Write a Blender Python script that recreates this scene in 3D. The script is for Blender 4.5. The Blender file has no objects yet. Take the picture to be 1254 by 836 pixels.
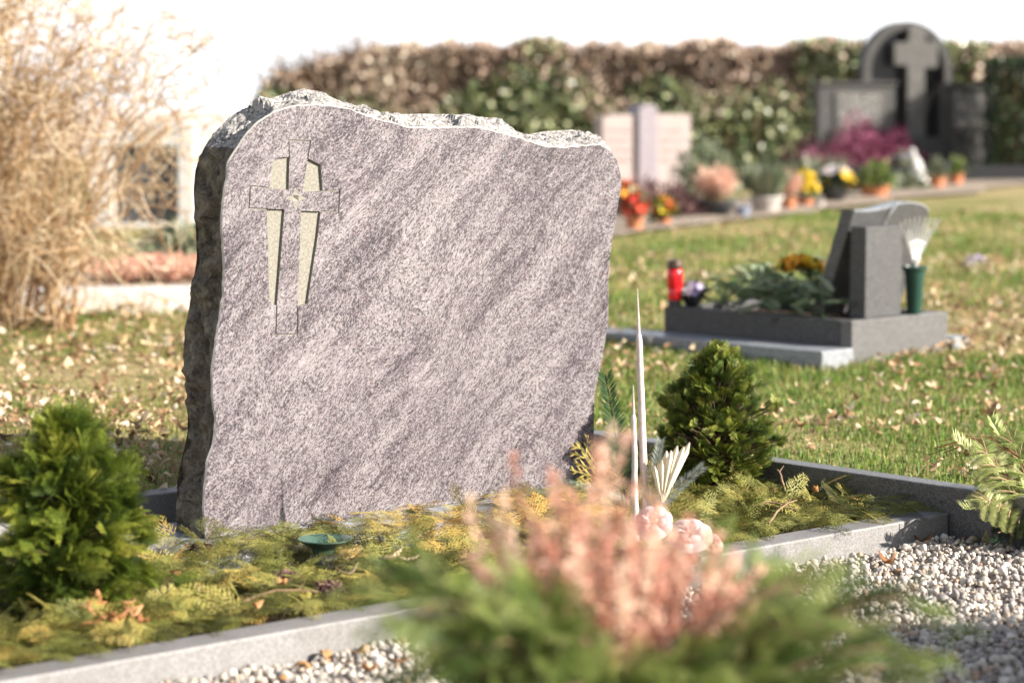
import bpy, bmesh, math, random
import numpy as np
from mathutils import Vector, Matrix, noise
from mathutils.geometry import delaunay_2d_cdt

# ------------------------------------------------------------------ camera, sky, sun, exposure
sc = bpy.context.scene
C = sc.collection
rng = np.random.default_rng(7)
random.seed(7)
CAM_H = 0.805
PITCH = math.radians(5.46)
FPX = 2960.0                                  # focal length in pixels of the 1254 px wide photo
cam = bpy.data.objects.new('camera', bpy.data.cameras.new('camera'))
C.objects.link(cam)
cam.location = (0, 0, CAM_H)
cam.rotation_euler = (math.pi / 2 - PITCH, 0, 0)
cam.data.sensor_width = 36.0
cam.data.lens = 36.0 * FPX / 1254.0
cam.data.clip_start = 0.05
cam.data.clip_end = 2000
cam.data.dof.use_dof = True
cam.data.dof.focus_distance = 4.78
cam.data.dof.aperture_fstop = 3.1
cam.data.dof.aperture_blades = 0
sc.camera = cam

SUN_EL = math.radians(27)
sx, sy = 1.0, -0.32
sl = math.hypot(sx, sy)
SUN = Vector((sx / sl * math.cos(SUN_EL), sy / sl * math.cos(SUN_EL), math.sin(SUN_EL)))
world = bpy.data.worlds.new('World')
sc.world = world
world.use_nodes = True
wn = world.node_tree.nodes
wl = world.node_tree.links
bg = wn['Background']
sky = wn.new('ShaderNodeTexSky')
sky.sky_type = 'NISHITA'
sky.sun_disc = False
sky.sun_elevation = SUN_EL
sky.sun_rotation = math.atan2(SUN.x, SUN.y)
sky.air_density = 1.0
sky.dust_density = 1.0
sky.ozone_density = 1.0
hs = wn.new('ShaderNodeHueSaturation')
hs.inputs['Saturation'].default_value = 0.6
wl.new(sky.outputs['Color'], hs.inputs['Color'])
# bright winter haze along the horizon, thinning upwards into pale blue
wtc = wn.new('ShaderNodeTexCoord')
wsep = wn.new('ShaderNodeSeparateXYZ')
wl.new(wtc.outputs['Generated'], wsep.inputs[0])
wramp = wn.new('ShaderNodeMapRange')
wramp.interpolation_type = 'SMOOTHSTEP'
for k_, v_ in (('From Min', 0.10), ('From Max', 0.42), ('To Min', 1.0), ('To Max', 0.0)):
    wramp.inputs[k_].default_value = v_
wl.new(wsep.outputs['Z'], wramp.inputs['Value'])
wmix = wn.new('ShaderNodeMix')
wmix.data_type = 'RGBA'
wl.new(wramp.outputs[0], wmix.inputs['Factor'])
wl.new(hs.outputs['Color'], wmix.inputs[6])
wmix.inputs[7].default_value = (7.2, 7.3, 7.5, 1)
wl.new(wmix.outputs[2], bg.inputs['Color'])
bg.inputs['Strength'].default_value = 0.082
sun = bpy.data.objects.new('sun', bpy.data.lights.new('sun', 'SUN'))
C.objects.link(sun)
sun.data.energy = 5.0
sun.data.angle = math.radians(0.5)
sun.data.color = (1.0, 0.93, 0.83)
sun.rotation_euler = SUN.to_track_quat('Z', 'Y').to_euler()
sun.location = (3, -2, 4)
sc.view_settings.view_transform = 'Standard'
sc.view_settings.look = 'None'
sc.view_settings.exposure = 1.48
sc.view_settings.gamma = 1.0
sc.view_settings.use_curve_mapping = False
sc.cycles.max_bounces = 6
sc.cycles.transparent_max_bounces = 8
sc.cycles.use_denoising = True

# ------------------------------------------------------------------ places measured from the photo
cp, sp = math.cos(PITCH), math.sin(PITCH)


def ray(px, py):
    x = (px - 627) / FPX
    y = (418 - py) / FPX
    return np.array((x, cp + y * sp, -sp + y * cp))


def at(px, py, z=0.0):
    r = ray(px, py)
    t = (z - CAM_H) / r[2]
    return np.array((r[0] * t, r[1] * t, z))


def at_depth(px, py, Y):
    r = ray(px, py)
    t = Y / r[1]
    return np.array((r[0] * t, Y, CAM_H + r[2] * t))


def terrain(x, y):
    d = np.maximum(0.0, np.asarray(y, float) - 6.6)
    return 0.03 + 0.7 * (1 - np.exp(-d * 0.035 / 0.7))


def on_ground(px, py):
    lo, hi = 3.0, 200.0
    r = ray(px, py)
    for _ in range(60):
        m = (lo + hi) / 2
        t = m / r[1]
        if CAM_H + r[2] * t > terrain(0, m):
            lo = m
        else:
            hi = m
    t = lo / r[1]
    return np.array((r[0] * t, lo, float(terrain(0, lo))))


YAW = math.radians(41.9)
O = at(250, 660, 0)[:2]
U = np.array((math.cos(YAW), math.sin(YAW)))
Q = np.array((math.sin(YAW), -math.cos(YAW)))


def pl(s, q, z=0.0):                     # plot coordinates: s along the kerb, q towards the gravel
    p = O + np.asarray(s)[..., None] * U + np.asarray(q)[..., None] * Q
    z = np.broadcast_to(np.asarray(z, float), np.asarray(s).shape)
    return np.concatenate([p, z[..., None]], axis=-1)


# ------------------------------------------------------------------ node helpers
class NT:
    def __init__(self, name):
        self.m = bpy.data.materials.new(name)
        self.m.use_nodes = True
        self.t = self.m.node_tree
        self.b = self.t.nodes['Principled BSDF']
        self.out = self.t.nodes['Material Output']

    def n(self, typ, **kw):
        nd = self.t.nodes.new(typ)
        for k, v in kw.items():
            if hasattr(nd, k):
                setattr(nd, k, v)
        return nd

    def put(self, sock, v):
        if isinstance(v, bpy.types.NodeSocket):
            self.t.links.new(v, sock)
        elif isinstance(v, (tuple, list)) and len(v) == 3 and sock.type == 'RGBA':
            sock.default_value = (*v, 1)
        else:
            sock.default_value = v

    def coord(self, kind='Object', scale=None, rot=None):
        c = self.n('ShaderNodeTexCoord').outputs[kind]
        if scale or rot:
            mp = self.n('ShaderNodeMapping')
            self.t.links.new(c, mp.inputs['Vector'])
            if scale:
                mp.inputs['Scale'].default_value = scale
            if rot:
                mp.inputs['Rotation'].default_value = rot
            return mp.outputs[0]
        return c

    def noise(self, vec, scale, detail=4, rough=0.55, dist=0.0):
        nd = self.n('ShaderNodeTexNoise')
        self.put(nd.inputs['Vector'], vec)
        nd.inputs['Scale'].default_value = scale
        nd.inputs['Detail'].default_value = detail
        nd.inputs['Roughness'].default_value = rough
        nd.inputs['Distortion'].default_value = dist
        return nd.outputs['Fac']

    def voro(self, vec, scale, feat='F1', out='Distance', rnd=1.0):
        nd = self.n('ShaderNodeTexVoronoi', feature=feat)
        self.put(nd.inputs['Vector'], vec)
        nd.inputs['Scale'].default_value = scale
        nd.inputs['Randomness'].default_value = rnd
        return nd.outputs[out]

    def ramp(self, fac, stops, interp='LINEAR'):
        nd = self.n('ShaderNodeValToRGB')
        nd.color_ramp.interpolation = interp
        el = nd.color_ramp.elements
        while len(el) < len(stops):
            el.new(0.5)
        for e, (p, c) in zip(el, stops):
            e.position = p
            e.color = (*c, 1) if len(c) == 3 else c
        self.put(nd.inputs['Fac'], fac)
        return nd.outputs['Color']

    def mix(self, fac, a, b, mode='MIX'):
        nd = self.n('ShaderNodeMix', data_type='RGBA', blend_type=mode)
        self.put(nd.inputs['Factor'], fac)
        self.put(nd.inputs[6], a)
        self.put(nd.inputs[7], b)
        return nd.outputs[2]

    def math(self, op, a, b=0.0):
        nd = self.n('ShaderNodeMath', operation=op)
        self.put(nd.inputs[0], a)
        self.put(nd.inputs[1], b)
        return nd.outputs[0]

    def attr(self, name='tint'):
        return self.n('ShaderNodeAttribute', attribute_name=name).outputs['Fac']

    def bump(self, h, strength=0.3, dist=0.002):
        nd = self.n('ShaderNodeBump')
        nd.inputs['Strength'].default_value = strength
        nd.inputs['Distance'].default_value = dist
        self.put(nd.inputs['Height'], h)
        self.t.links.new(nd.outputs[0], self.b.inputs['Normal'])

    def base(self, col, rough=0.6, spec=0.5, metal=0.0):
        self.put(self.b.inputs['Base Color'], col)
        self.put(self.b.inputs['Roughness'], rough)
        self.put(self.b.inputs['Specular IOR Level'], spec)
        self.put(self.b.inputs['Metallic'], metal)
        return self.m

    def translucent(self, col, amount):
        tr = self.n('ShaderNodeBsdfTranslucent')
        self.put(tr.inputs['Color'], col)
        mx = self.n('ShaderNodeMixShader')
        mx.inputs[0].default_value = amount
        self.t.links.new(self.b.outputs[0], mx.inputs[1])
        self.t.links.new(tr.outputs[0], mx.inputs[2])
        self.t.links.new(mx.outputs[0], self.out.inputs['Surface'])


def foliage(name, stops, rough=0.5, spec=0.35, transl=0.25):
    t = NT(name)
    col = t.ramp(t.attr(), stops)
    t.base(col, rough, spec)
    if transl:
        t.translucent(col, transl)
    return t.m


def plain(name, c1, c2=None, scale=30.0, rough=0.6, spec=0.5, metal=0.0, bump=0.0):
    t = NT(name)
    if c2 is None:
        c2 = tuple(v * 0.8 for v in c1)
    v = t.coord()
    f = t.noise(v, scale, 5, 0.6)
    t.base(t.ramp(f, [(0.3, c2), (0.7, c1)]), rough, spec, metal)
    if bump:
        t.bump(t.noise(v, scale * 4, 4), bump, 0.002)
    return t.m


def granite(name, dark, mid, light, scale=260.0, rough=0.45, stain=0.15):
    t = NT(name)
    v = t.coord()
    a = t.voro(v, scale, out='Color')
    sep = t.n('ShaderNodeSeparateColor')
    t.put(sep.inputs[0], a)
    col = t.ramp(sep.outputs[0], [(0.1, dark), (0.5, mid), (0.9, light)])
    big = t.noise(v, 9, 6, 0.65)
    col = t.mix(t.math('MULTIPLY', t.math('SUBTRACT', big, 0.42), stain * 6), col, tuple(x * 0.55 for x in mid))
    t.base(col, rough, 0.4)
    t.bump(t.noise(v, scale * 0.8, 3), 0.15, 0.001)
    return t.m


def weathered_kerb(name, dark, mid, light):
    t = NT(name)
    v = t.coord()
    a = t.voro(v, 330, out='Color')
    sep = t.n('ShaderNodeSeparateColor')
    t.put(sep.inputs[0], a)
    col = t.ramp(sep.outputs[0], [(0.1, dark), (0.5, mid), (0.9, light)])
    cloud = t.noise(v, 7, 7, 0.7, 0.6)
    saw = t.noise(t.coord('Object', (60, 60, 9)), 2.0, 4, 0.6)
    col = t.mix(t.math('MULTIPLY', saw, 0.22), col, tuple(x * 0.5 for x in mid))
    col = t.mix(t.ramp(cloud, [(0.45, (0, 0, 0)), (0.75, (0.5, 0.5, 0.5))]), col, tuple(x * k for x, k in zip(mid, (.52, .5, .45))))
    geo = t.n('ShaderNodeNewGeometry')                            # darker patches on the upward faces only
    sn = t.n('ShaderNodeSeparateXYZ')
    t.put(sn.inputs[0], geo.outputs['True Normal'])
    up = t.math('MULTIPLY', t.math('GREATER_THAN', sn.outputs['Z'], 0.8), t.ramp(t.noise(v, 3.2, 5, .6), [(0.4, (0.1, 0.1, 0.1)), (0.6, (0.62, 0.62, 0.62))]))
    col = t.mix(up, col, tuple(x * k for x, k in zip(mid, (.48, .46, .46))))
    t.base(col, 0.55, 0.35)
    t.bump(t.noise(v, 240, 3), 0.12, 0.001)
    return t.m


def gneiss(name, light=1.0):
    t = NT(name)
    v0 = t.coord()
    wob = t.n('ShaderNodeTexNoise')
    t.put(wob.inputs['Vector'], v0)
    wob.inputs['Scale'].default_value = 2.2
    wob.inputs['Detail'].default_value = 2
    sub = t.n('ShaderNodeVectorMath', operation='SUBTRACT')
    t.put(sub.inputs[0], wob.outputs['Color'])
    sub.inputs[1].default_value = (0.5, 0.5, 0.5)
    mul = t.n('ShaderNodeVectorMath', operation='SCALE')
    t.put(mul.inputs[0], sub.outputs[0])
    mul.inputs['Scale'].default_value = 0.16
    add = t.n('ShaderNodeVectorMath', operation='ADD')
    t.put(add.inputs[0], v0)
    t.put(add.inputs[1], mul.outputs[0])
    mp = t.n('ShaderNodeMapping')
    mp.inputs['Rotation'].default_value = (0, math.radians(43), 0)
    t.put(mp.inputs['Vector'], add.outputs[0])
    rot = mp.outputs[0]

    def stretch(k, along=1.0):
        m2 = t.n('ShaderNodeMapping')
        m2.inputs['Scale'].default_value = (along, k, k)
        t.put(m2.inputs['Vector'], rot)
        return m2.outputs[0]
    band = t.noise(stretch(6.0), 2.3, 4, 0.62)                      # broad dark bands
    streak = t.noise(stretch(4.6), 20, 7, 0.78)                   # feathery streaks
    grain = t.noise(stretch(2.4), 150, 4, 0.8, 0.4)              # crystals
    fine = t.noise(v0, 400, 3, 0.75)
    s = t.math('ADD', t.math('MULTIPLY', band, 0.42), t.math('MULTIPLY', streak, 0.56))
    s = t.math('ADD', s, t.math('MULTIPLY', grain, 1.20))
    s = t.math('ADD', s, t.math('MULTIPLY', fine, 0.45))
    s = t.math('MULTIPLY', s, 0.3802)
    pale = (0.190 * light, 0.168 * light, 0.174 * light)
    col = t.ramp(s, [(0.430, (0.014, 0.012, 0.014)), (0.464, (0.050, 0.038, 0.046)), (0.488, (0.112, 0.090, 0.101)),
                     (0.516, pale), (0.60, (0.295, 0.272, 0.272))])
    flecks = t.noise(stretch(1.6), 175, 2, 0.5)                  # dark biotite
    patch = t.noise(v0, 5.0, 2)
    fl = t.math('MULTIPLY', t.math('GREATER_THAN', flecks, 0.585), t.math('GREATER_THAN', patch, 0.40))
    col = t.mix(t.math('MULTIPLY', fl, 0.78), col, (0.022, 0.021, 0.021))
    red = t.voro(v0, 62)                                         # small garnets
    redm = t.math('MULTIPLY', t.math('LESS_THAN', red, 0.13), t.math('GREATER_THAN', t.noise(v0, 14, 1), 0.56))
    col = t.mix(t.math('MULTIPLY', redm, 0.75), col, (0.13, 0.04, 0.04))
    t.base(col, 0.33, 0.45)
    t.bump(grain, 0.05, 0.0006)
    return t.m


def broken_rock(name):
    t = NT(name)
    v = t.coord()
    a = t.noise(v, 26, 7, 0.7, 0.5)
    b = t.noise(v, 5, 3, 0.5)
    g = t.voro(v, 210, out='Color')
    sep = t.n('ShaderNodeSeparateColor')
    t.put(sep.inputs[0], g)
    k = t.math('ADD', t.math('MULTIPLY', a, 0.7), t.math('MULTIPLY', sep.outputs[0], 0.3))
    col = t.ramp(k, [(0.28, (0.045, 0.042, 0.046)), (0.42, (0.175, 0.163, 0.155)), (0.54, (0.30, 0.28, 0.262)), (0.70, (0.40, 0.375, 0.35))])
    # lower left flank: its shade painted in as a brown film
    z = t.n('ShaderNodeSeparateXYZ')
    t.put(z.inputs[0], v)
    low = t.math('LESS_THAN', t.math('ADD', z.outputs['Z'], t.math('MULTIPLY', t.math('SUBTRACT', b, 0.5), 0.06)), 0.735)
    left = t.math('LESS_THAN', z.outputs['X'], 0.12)
    flank_shade = t.ramp(a, [(0.34, (0.022, 0.015, 0.007)), (0.50, (0.075, 0.056, 0.030)), (0.66, (0.17, 0.137, 0.086)), (0.78, (0.26, 0.225, 0.165))])
    col = t.mix(t.math('MULTIPLY', t.math('MULTIPLY', low, left), 0.85), col, flank_shade)
    t.base(col, 0.75, 0.3)
    t.bump(t.noise(v, 90, 6, 0.7), 0.7, 0.004)
    return t.m


# ------------------------------------------------------------------ mesh helpers
def tag(o, label=None, cat=None, group=None, kind=None):
    for k, v in (('label', label), ('category', cat), ('group', group), ('kind', kind)):
        if v:
            o[k] = v
    return o


def empty(name, loc, label, cat, group=None, rz=0.0):
    o = bpy.data.objects.new(name, None)
    C.objects.link(o)
    o.location = [float(v) for v in loc]
    o.rotation_euler = (0, 0, rz)
    o.empty_display_size = 0.05
    return tag(o, label, cat, group)


def link(name, me, mats, parent=None, local=False):
    o = bpy.data.objects.new(name, me)
    C.objects.link(o)
    for m in (mats if isinstance(mats, (list, tuple)) else [mats]):
        me.materials.append(m)
    if parent is not None:
        o.parent = parent
        if not local:
            mw = Matrix.LocRotScale(parent.location, parent.rotation_euler, parent.scale)
            me.transform(mw.inverted())
    return o


def mesh_np(name, V, F, mats, parent=None, tint=None, smooth=False, local=False):
    V = np.ascontiguousarray(V, dtype=np.float32).reshape(-1, 3)
    F = np.ascontiguousarray(F, dtype=np.int32)
    k = F.shape[1]
    me = bpy.data.meshes.new(name)
    me.vertices.add(len(V))
    me.vertices.foreach_set('co', V.ravel())
    me.loops.add(F.size)
    me.loops.foreach_set('vertex_index', F.ravel())
    me.polygons.add(len(F))
    me.polygons.foreach_set('loop_start', np.arange(0, F.size, k, dtype=np.int32))
    if smooth:
        me.polygons.foreach_set('use_smooth', np.ones(len(F), dtype=bool))
    if tint is not None:
        a = me.attributes.new('tint', 'FLOAT', 'POINT')
        a.data.foreach_set('value', np.ascontiguousarray(np.clip(tint, 0, 1), dtype=np.float32))
    me.update(calc_edges=True)
    return link(name, me, mats, parent, local)


class MB:                                 # collects mixed shapes into ONE mesh
    def __init__(self):
        self.v, self.f = [], []

    def add(self, vs, fs):
        b = len(self.v)
        self.v += [tuple(float(c) for c in p) for p in vs]
        self.f += [tuple(i + b for i in f) for f in fs]
        return self

    def prism(self, poly, d0, d1, frame):  # polygon (a,b) extruded along frame's third axis
        n = len(poly)
        vs = [frame(a, b, d0) for a, b in poly] + [frame(a, b, d1) for a, b in poly]
        fs = [tuple(range(n))[::-1], tuple(range(n, 2 * n))] + [(i, (i + 1) % n, n + (i + 1) % n, n + i) for i in range(n)]
        return self.add(vs, fs)

    def box(self, c, size, rz=0.0):
        hx, hy, hz = size[0] / 2, size[1] / 2, size[2] / 2
        ca, sa = math.cos(rz), math.sin(rz)
        vs = []
        for z in (-hz, hz):
            for x, y in ((-hx, -hy), (hx, -hy), (hx, hy), (-hx, hy)):
                vs.append((c[0] + x * ca - y * sa, c[1] + x * sa + y * ca, c[2] + z))
        return self.add(vs, [(3, 2, 1, 0), (4, 5, 6, 7), (0, 1, 5, 4), (1, 2, 6, 5), (2, 3, 7, 6), (3, 0, 4, 7)])

    def lathe(self, prof, c=(0, 0, 0), n=28, tilt=None):
        vs = []
        for r, z in prof:
            for i in range(n):
                a = 2 * math.pi * i / n
                p = Vector((r * math.cos(a), r * math.sin(a), z))
                if tilt is not None:
                    p = tilt @ p
                vs.append((c[0] + p.x, c[1] + p.y, c[2] + p.z))
        fs = [(j * n + i, j * n + (i + 1) % n, (j + 1) * n + (i + 1) % n, (j + 1) * n + i)
              for j in range(len(prof) - 1) for i in range(n)]
        fs.append(tuple(range(n))[::-1])
        fs.append(tuple(range((len(prof) - 1) * n, len(prof) * n)))
        return self.add(vs, fs)

    def tube(self, pts, rad, sides=8):
        P = np.asarray(pts, float)[None]
        R = np.broadcast_to(np.asarray(rad, float), (len(pts),))[None]
        V, F, _ = tubes(P, R, sides)
        return self.add(V, [tuple(f) for f in F])

    def build(self, name, mats, parent=None, bevel=0.0, smooth=False, local=False):
        me = bpy.data.meshes.new(name)
        me.from_pydata(self.v, [], self.f)
        if bevel or smooth:
            bm = bmesh.new()
            bm.from_mesh(me)
            bmesh.ops.recalc_face_normals(bm, faces=bm.faces)
            if bevel:
                es = [e for e in bm.edges if len(e.link_faces) == 2 and e.calc_face_angle(0) > 0.6]
                bmesh.ops.bevel(bm, geom=es, offset=bevel, segments=2, affect='EDGES', profile=0.6)
            for f in bm.faces:
                f.smooth = smooth
            if smooth:
                for e in bm.edges:
                    if len(e.link_faces) == 2 and e.calc_face_angle(0) > 0.7:
                        e.smooth = False
            bm.to_mesh(me)
            bm.free()
        me.update()
        return link(name, me, mats, parent, local)


def unit(v):
    v = np.asarray(v, float)
    return v / np.maximum(1e-9, np.linalg.norm(v, axis=-1, keepdims=True))


def tubes(P, R, sides=3):
    N, K, _ = P.shape
    T = np.gradient(P, axis=1)
    T = unit(T)
    ref = np.where(np.abs(T[..., 2:3]) > 0.9, np.array((1.0, 0, 0)), np.array((0, 0, 1.0)))
    A = unit(np.cross(T, ref))
    B = np.cross(T, A)
    ang = np.arange(sides) * 2 * math.pi / sides
    V = P[:, :, None] + R[:, :, None, None] * (A[:, :, None] * np.cos(ang)[:, None] + B[:, :, None] * np.sin(ang)[:, None])
    idx = np.arange(N * K * sides).reshape(N, K, sides)
    a, b = idx[:, :-1], idx[:, 1:]
    F = np.stack([a, np.roll(a, -1, 2), np.roll(b, -1, 2), b], -1).reshape(-1, 4)
    return V.reshape(-1, 3), F, np.repeat(np.arange(N), K * sides)


def frames(X, Z):
    X = unit(X)
    Y = unit(np.cross(Z, X))
    return X, Y, np.cross(X, Y)


def scatter(tv, tf, pos, X, Z, size, tint=None, ttint=None):
    """many transformed copies of one small template (leaf, spray, needle twig) as arrays"""
    X, Y, Z = frames(X, Z)
    size = np.asarray(size, float)
    if size.ndim == 1:
        size = np.repeat(size[:, None], 3, 1)
    L = tv[None] * size[:, None]
    V = pos[:, None] + L[..., 0:1] * X[:, None] + L[..., 1:2] * Y[:, None] + L[..., 2:3] * Z[:, None]
    F = tf[None] + (np.arange(len(pos)) * len(tv))[:, None, None]
    t = np.zeros((len(pos), len(tv))) if tint is None else np.repeat(np.asarray(tint)[:, None], len(tv), 1)
    if ttint is not None:
        t = t + ttint[None]
    return V.reshape(-1, 3), F.reshape(-1, tf.shape[1]), t.ravel()


def join(parts):
    Vs, Fs, Ts, b = [], [], [], 0
    for V, F, T in parts:
        Vs.append(V)
        Fs.append(F + b)
        Ts.append(T)
        b += len(V)
    return np.concatenate(Vs), np.concatenate(Fs), np.concatenate(Ts)


def diamonds(base, d, nrm, length, width, fold=0.25):
    base, d, nrm = np.asarray(base, float), unit(d), unit(nrm)
    length, width = np.asarray(length, float)[:, None], np.asarray(width, float)[:, None]
    side = unit(np.cross(nrm, d))
    mid = base + d * length * 0.45 - nrm * width * fold
    V = np.stack([base, mid + side * width / 2, base + d * length, mid - side * width / 2], 1).reshape(-1, 3)
    F = np.arange(len(base) * 4).reshape(-1, 4)
    return V, F


def frond(seed, n=13, lean=0.42, wide=0.026, ang=40, sub=14):
    """flat cypress spray, unit length along +x"""
    r = random.Random(seed)
    B, D, L, W, T = [], [], [], [], []

    def chain(b, d, length, w, tt):
        k = max(1, int(length / 0.075))
        for i in range(k):
            B.append(b + d * length * i / k)
            D.append(d)
            L.append(length / k * 1.35)
            W.append(w)
            T.append(tt)
    chain(np.zeros(2), np.array((1.0, 0)), 1.0, wide * 1.1, -0.08)
    for i in range(n):
        x = 0.05 + 0.9 * i / n + r.uniform(-.02, .02)
        s = 1 if i % 2 else -1
        Lb = (lean * (1 - x) ** 0.75 + 0.07) * r.uniform(0.8, 1.15)
        a = math.radians(ang + r.uniform(-8, 8)) * s
        d = np.array((math.cos(a), math.sin(a)))
        b = np.array((x, 0.0))
        chain(b, d, Lb, wide, 0.0)
        m = int(2 + Lb * sub)
        for j in range(m):
            u = (j + 0.6) / (m + 0.4)
            s2 = 1 if j % 2 else -1
            a2 = a + math.radians(36 + r.uniform(-8, 8)) * s2
            d2 = np.array((math.cos(a2), math.sin(a2)))
            l2 = (0.34 * Lb * (1 - u) + 0.045) * r.uniform(0.8, 1.2)
            chain(b + d * Lb * u, d2, l2, wide * 0.9, 0.12)
    B, D = np.array(B), np.array(D)

    def lift(p):
        return -0.22 * p[:, 0] ** 2 - 0.35 * p[:, 1] ** 2
    B3 = np.column_stack([B, lift(B)])
    tip = B + D * 0.05
    D3 = np.column_stack([tip, lift(tip)]) - B3
    N3 = np.tile((0, 0, 1.0), (len(B), 1)) + rng.normal(0, .18, (len(B), 3))
    V, F = diamonds(B3, D3, N3, L, W)
    return V, F, np.repeat(np.array(T), 4)


BEDF = [frond(40 + i, n=13 + i % 3, lean=0.34 + 0.05 * (i % 3), wide=0.019, ang=34 + 4 * (i % 3)) for i in range(5)]
DENSE = [frond(60 + i, n=11 + i % 2, lean=0.46 + 0.03 * (i % 4), wide=0.034, ang=44, sub=19) for i in range(5)]
FRONDS = [frond(i, n=12 + i % 3, lean=0.36 + 0.04 * (i % 4)) for i in range(5)]


def needle_branch(seed, n=46, nl=0.16, spread=62, up=0.25, wide=0.012):
    """fir twig, unit length along +x with needles to both sides"""
    r = random.Random(seed)
    B, D, L, W, T = [], [], [], [], []
    for i in range(n):
        x = 0.02 + 0.97 * i / n
        for s in (-1, 1):
            for lay in (0, 1):
                a = math.radians(spread * (1 - 0.35 * x) + r.uniform(-9, 9))
                B.append((x, 0, -0.2 * x * x))
                D.append((math.cos(a), s * math.sin(a), up * (1 + 1.2 * lay) + r.uniform(-.1, .1)))
                L.append(nl * (0.75 + 0.3 * math.sin(math.pi * min(1, x + 0.2))) * r.uniform(.85, 1.1))
                W.append(wide)
                T.append(0.0)
    for i in range(12):
        B.append((i / 12, 0, -0.2 * (i / 12) ** 2))
        D.append((1, 0, -0.4 * i / 12))
        L.append(0.1)
        W.append(0.02)
        T.append(-0.35)
    V, F = diamonds(B, D, np.tile((0, 0, 1.0), (len(B), 1)), L, W, 0.1)
    return V, F, np.repeat(np.array(T), 4)


FIRS = [needle_branch(i) for i in range(3)]

def leaf_template(curl=0.0, fold=0.25, seed=0, nx=5):
    r = random.Random(seed)
    xs = np.linspace(0, 1, nx + 1)
    w = 0.24 * np.sin(np.pi * np.clip(xs * 0.93 + 0.03, 0, 1)) ** 0.8
    V = []
    for x, ww in zip(xs, w):
        z = curl * (x - 0.5) ** 2 * 2 + r.uniform(-.03, .03) * (curl != 0)
        tw = r.uniform(-.3, .3) * (curl != 0)
        V += [(x, ww, z + ww * (fold + tw)), (x, 0, z), (x, -ww, z + ww * (fold - tw))]
    F = []
    for i in range(nx):
        a, b = i * 3, i * 3 + 3
        F += [(a, b, b + 1, a + 1), (a + 1, b + 1, b + 2, a + 2)]
    return np.array(V), np.array(F)


LEAVES = [leaf_template(c, f, i, 4) for i, (c, f) in enumerate([(0.5, .5), (0.9, .2), (-0.5, .8), (0.25, -.4), (1.2, .9)])]


def rand_dirs(n, zmul=1.0):
    d = rng.normal(0, 1, (n, 3))
    d[:, 2] *= zmul
    return unit(d)


def spiky_tuft(n, h, r, lean=0.5, w=0.006, seg=3):
    """local tuft of narrow leaves: arrays"""
    az = rng.uniform(0, 2 * math.pi, n)
    rr = r * np.sqrt(rng.uniform(0, 1, n)) * 0.5
    b = np.column_stack([rr * np.cos(az), rr * np.sin(az), np.zeros(n)])
    d = np.column_stack([np.cos(az) * lean * rng.uniform(.2, 1, n), np.sin(az) * lean * rng.uniform(.2, 1, n), np.ones(n)])
    L = h * rng.uniform(.6, 1, n)
    V, F = diamonds(b, d, np.column_stack([np.cos(az), np.sin(az), -lean * np.ones(n)]), L, np.full(n, w), 0.1)
    return V, F, np.repeat(rng.uniform(0, 1, n), 4)


def blob_leaves(n, radii, size, tmpl=None, shell=0.55, zc=0.0, flat=0.0, tint=None):
    """leaf cloud filling an ellipsoid, leaves pointing outward; local arrays"""
    d = rand_dirs(n)
    d[:, 2] = np.abs(d[:, 2]) if flat else d[:, 2]
    rad = shell + (1 - shell) * rng.uniform(0, 1, n) ** 0.6
    lump = np.array([noise.noise(Vector(p * 2.2)) for p in d])
    rad *= 1 + 0.28 * lump
    pos = d * rad[:, None] * np.asarray(radii) + np.array((0, 0, zc))
    X = unit(d + rng.normal(0, .55, (n, 3)))
    Z = unit(d * .4 + rng.normal(0, .6, (n, 3)) + np.array((0, 0, .6)))
    tv, tf = tmpl or LEAVES[0]
    t = rng.uniform(0, 1, n) if tint is None else tint
    return scatter(tv, tf, pos, X, Z, size * rng.uniform(.65, 1.2, n), t)


# ------------------------------------------------------------------ materials
M = {}
M['gneiss'] = gneiss('polished gneiss')
M['rock'] = broken_rock('broken gneiss edge')
M['carve'] = plain('bush hammered recess', (0.27, 0.253, 0.215), (0.145, 0.135, 0.11), 190, 0.85, 0.2, bump=0.4)
M['arris'] = plain('sawn light arris', (0.42, 0.395, 0.355), (0.30, 0.275, 0.25), 60, 0.7, 0.3)
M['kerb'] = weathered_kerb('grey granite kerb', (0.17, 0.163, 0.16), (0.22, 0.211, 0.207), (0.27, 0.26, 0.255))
M['kerb_dark'] = granite('dark granite kerb', (0.07, 0.068, 0.068), (0.105, 0.102, 0.10), (0.15, 0.146, 0.143), 330, 0.4, 0.08)
M['anthracite'] = granite('anthracite granite', (0.028, 0.028, 0.03), (0.06, 0.06, 0.063), (0.13, 0.13, 0.135), 420, 0.3, 0.05)
M['anthracite_matt'] = granite('flamed anthracite granite', (0.025, 0.025, 0.027), (0.050, 0.048, 0.048), (0.10, 0.10, 0.10), 420, 0.6, 0.08)
M['slab'] = granite('blue grey slab', (0.15, 0.16, 0.175), (0.22, 0.23, 0.25), (0.30, 0.31, 0.33), 260, 0.35, 0.05)
M['soil'] = plain('dark soil', (0.075, 0.052, 0.035), (0.03, 0.02, 0.014), 40, 0.95, 0.1, bump=0.6)


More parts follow.
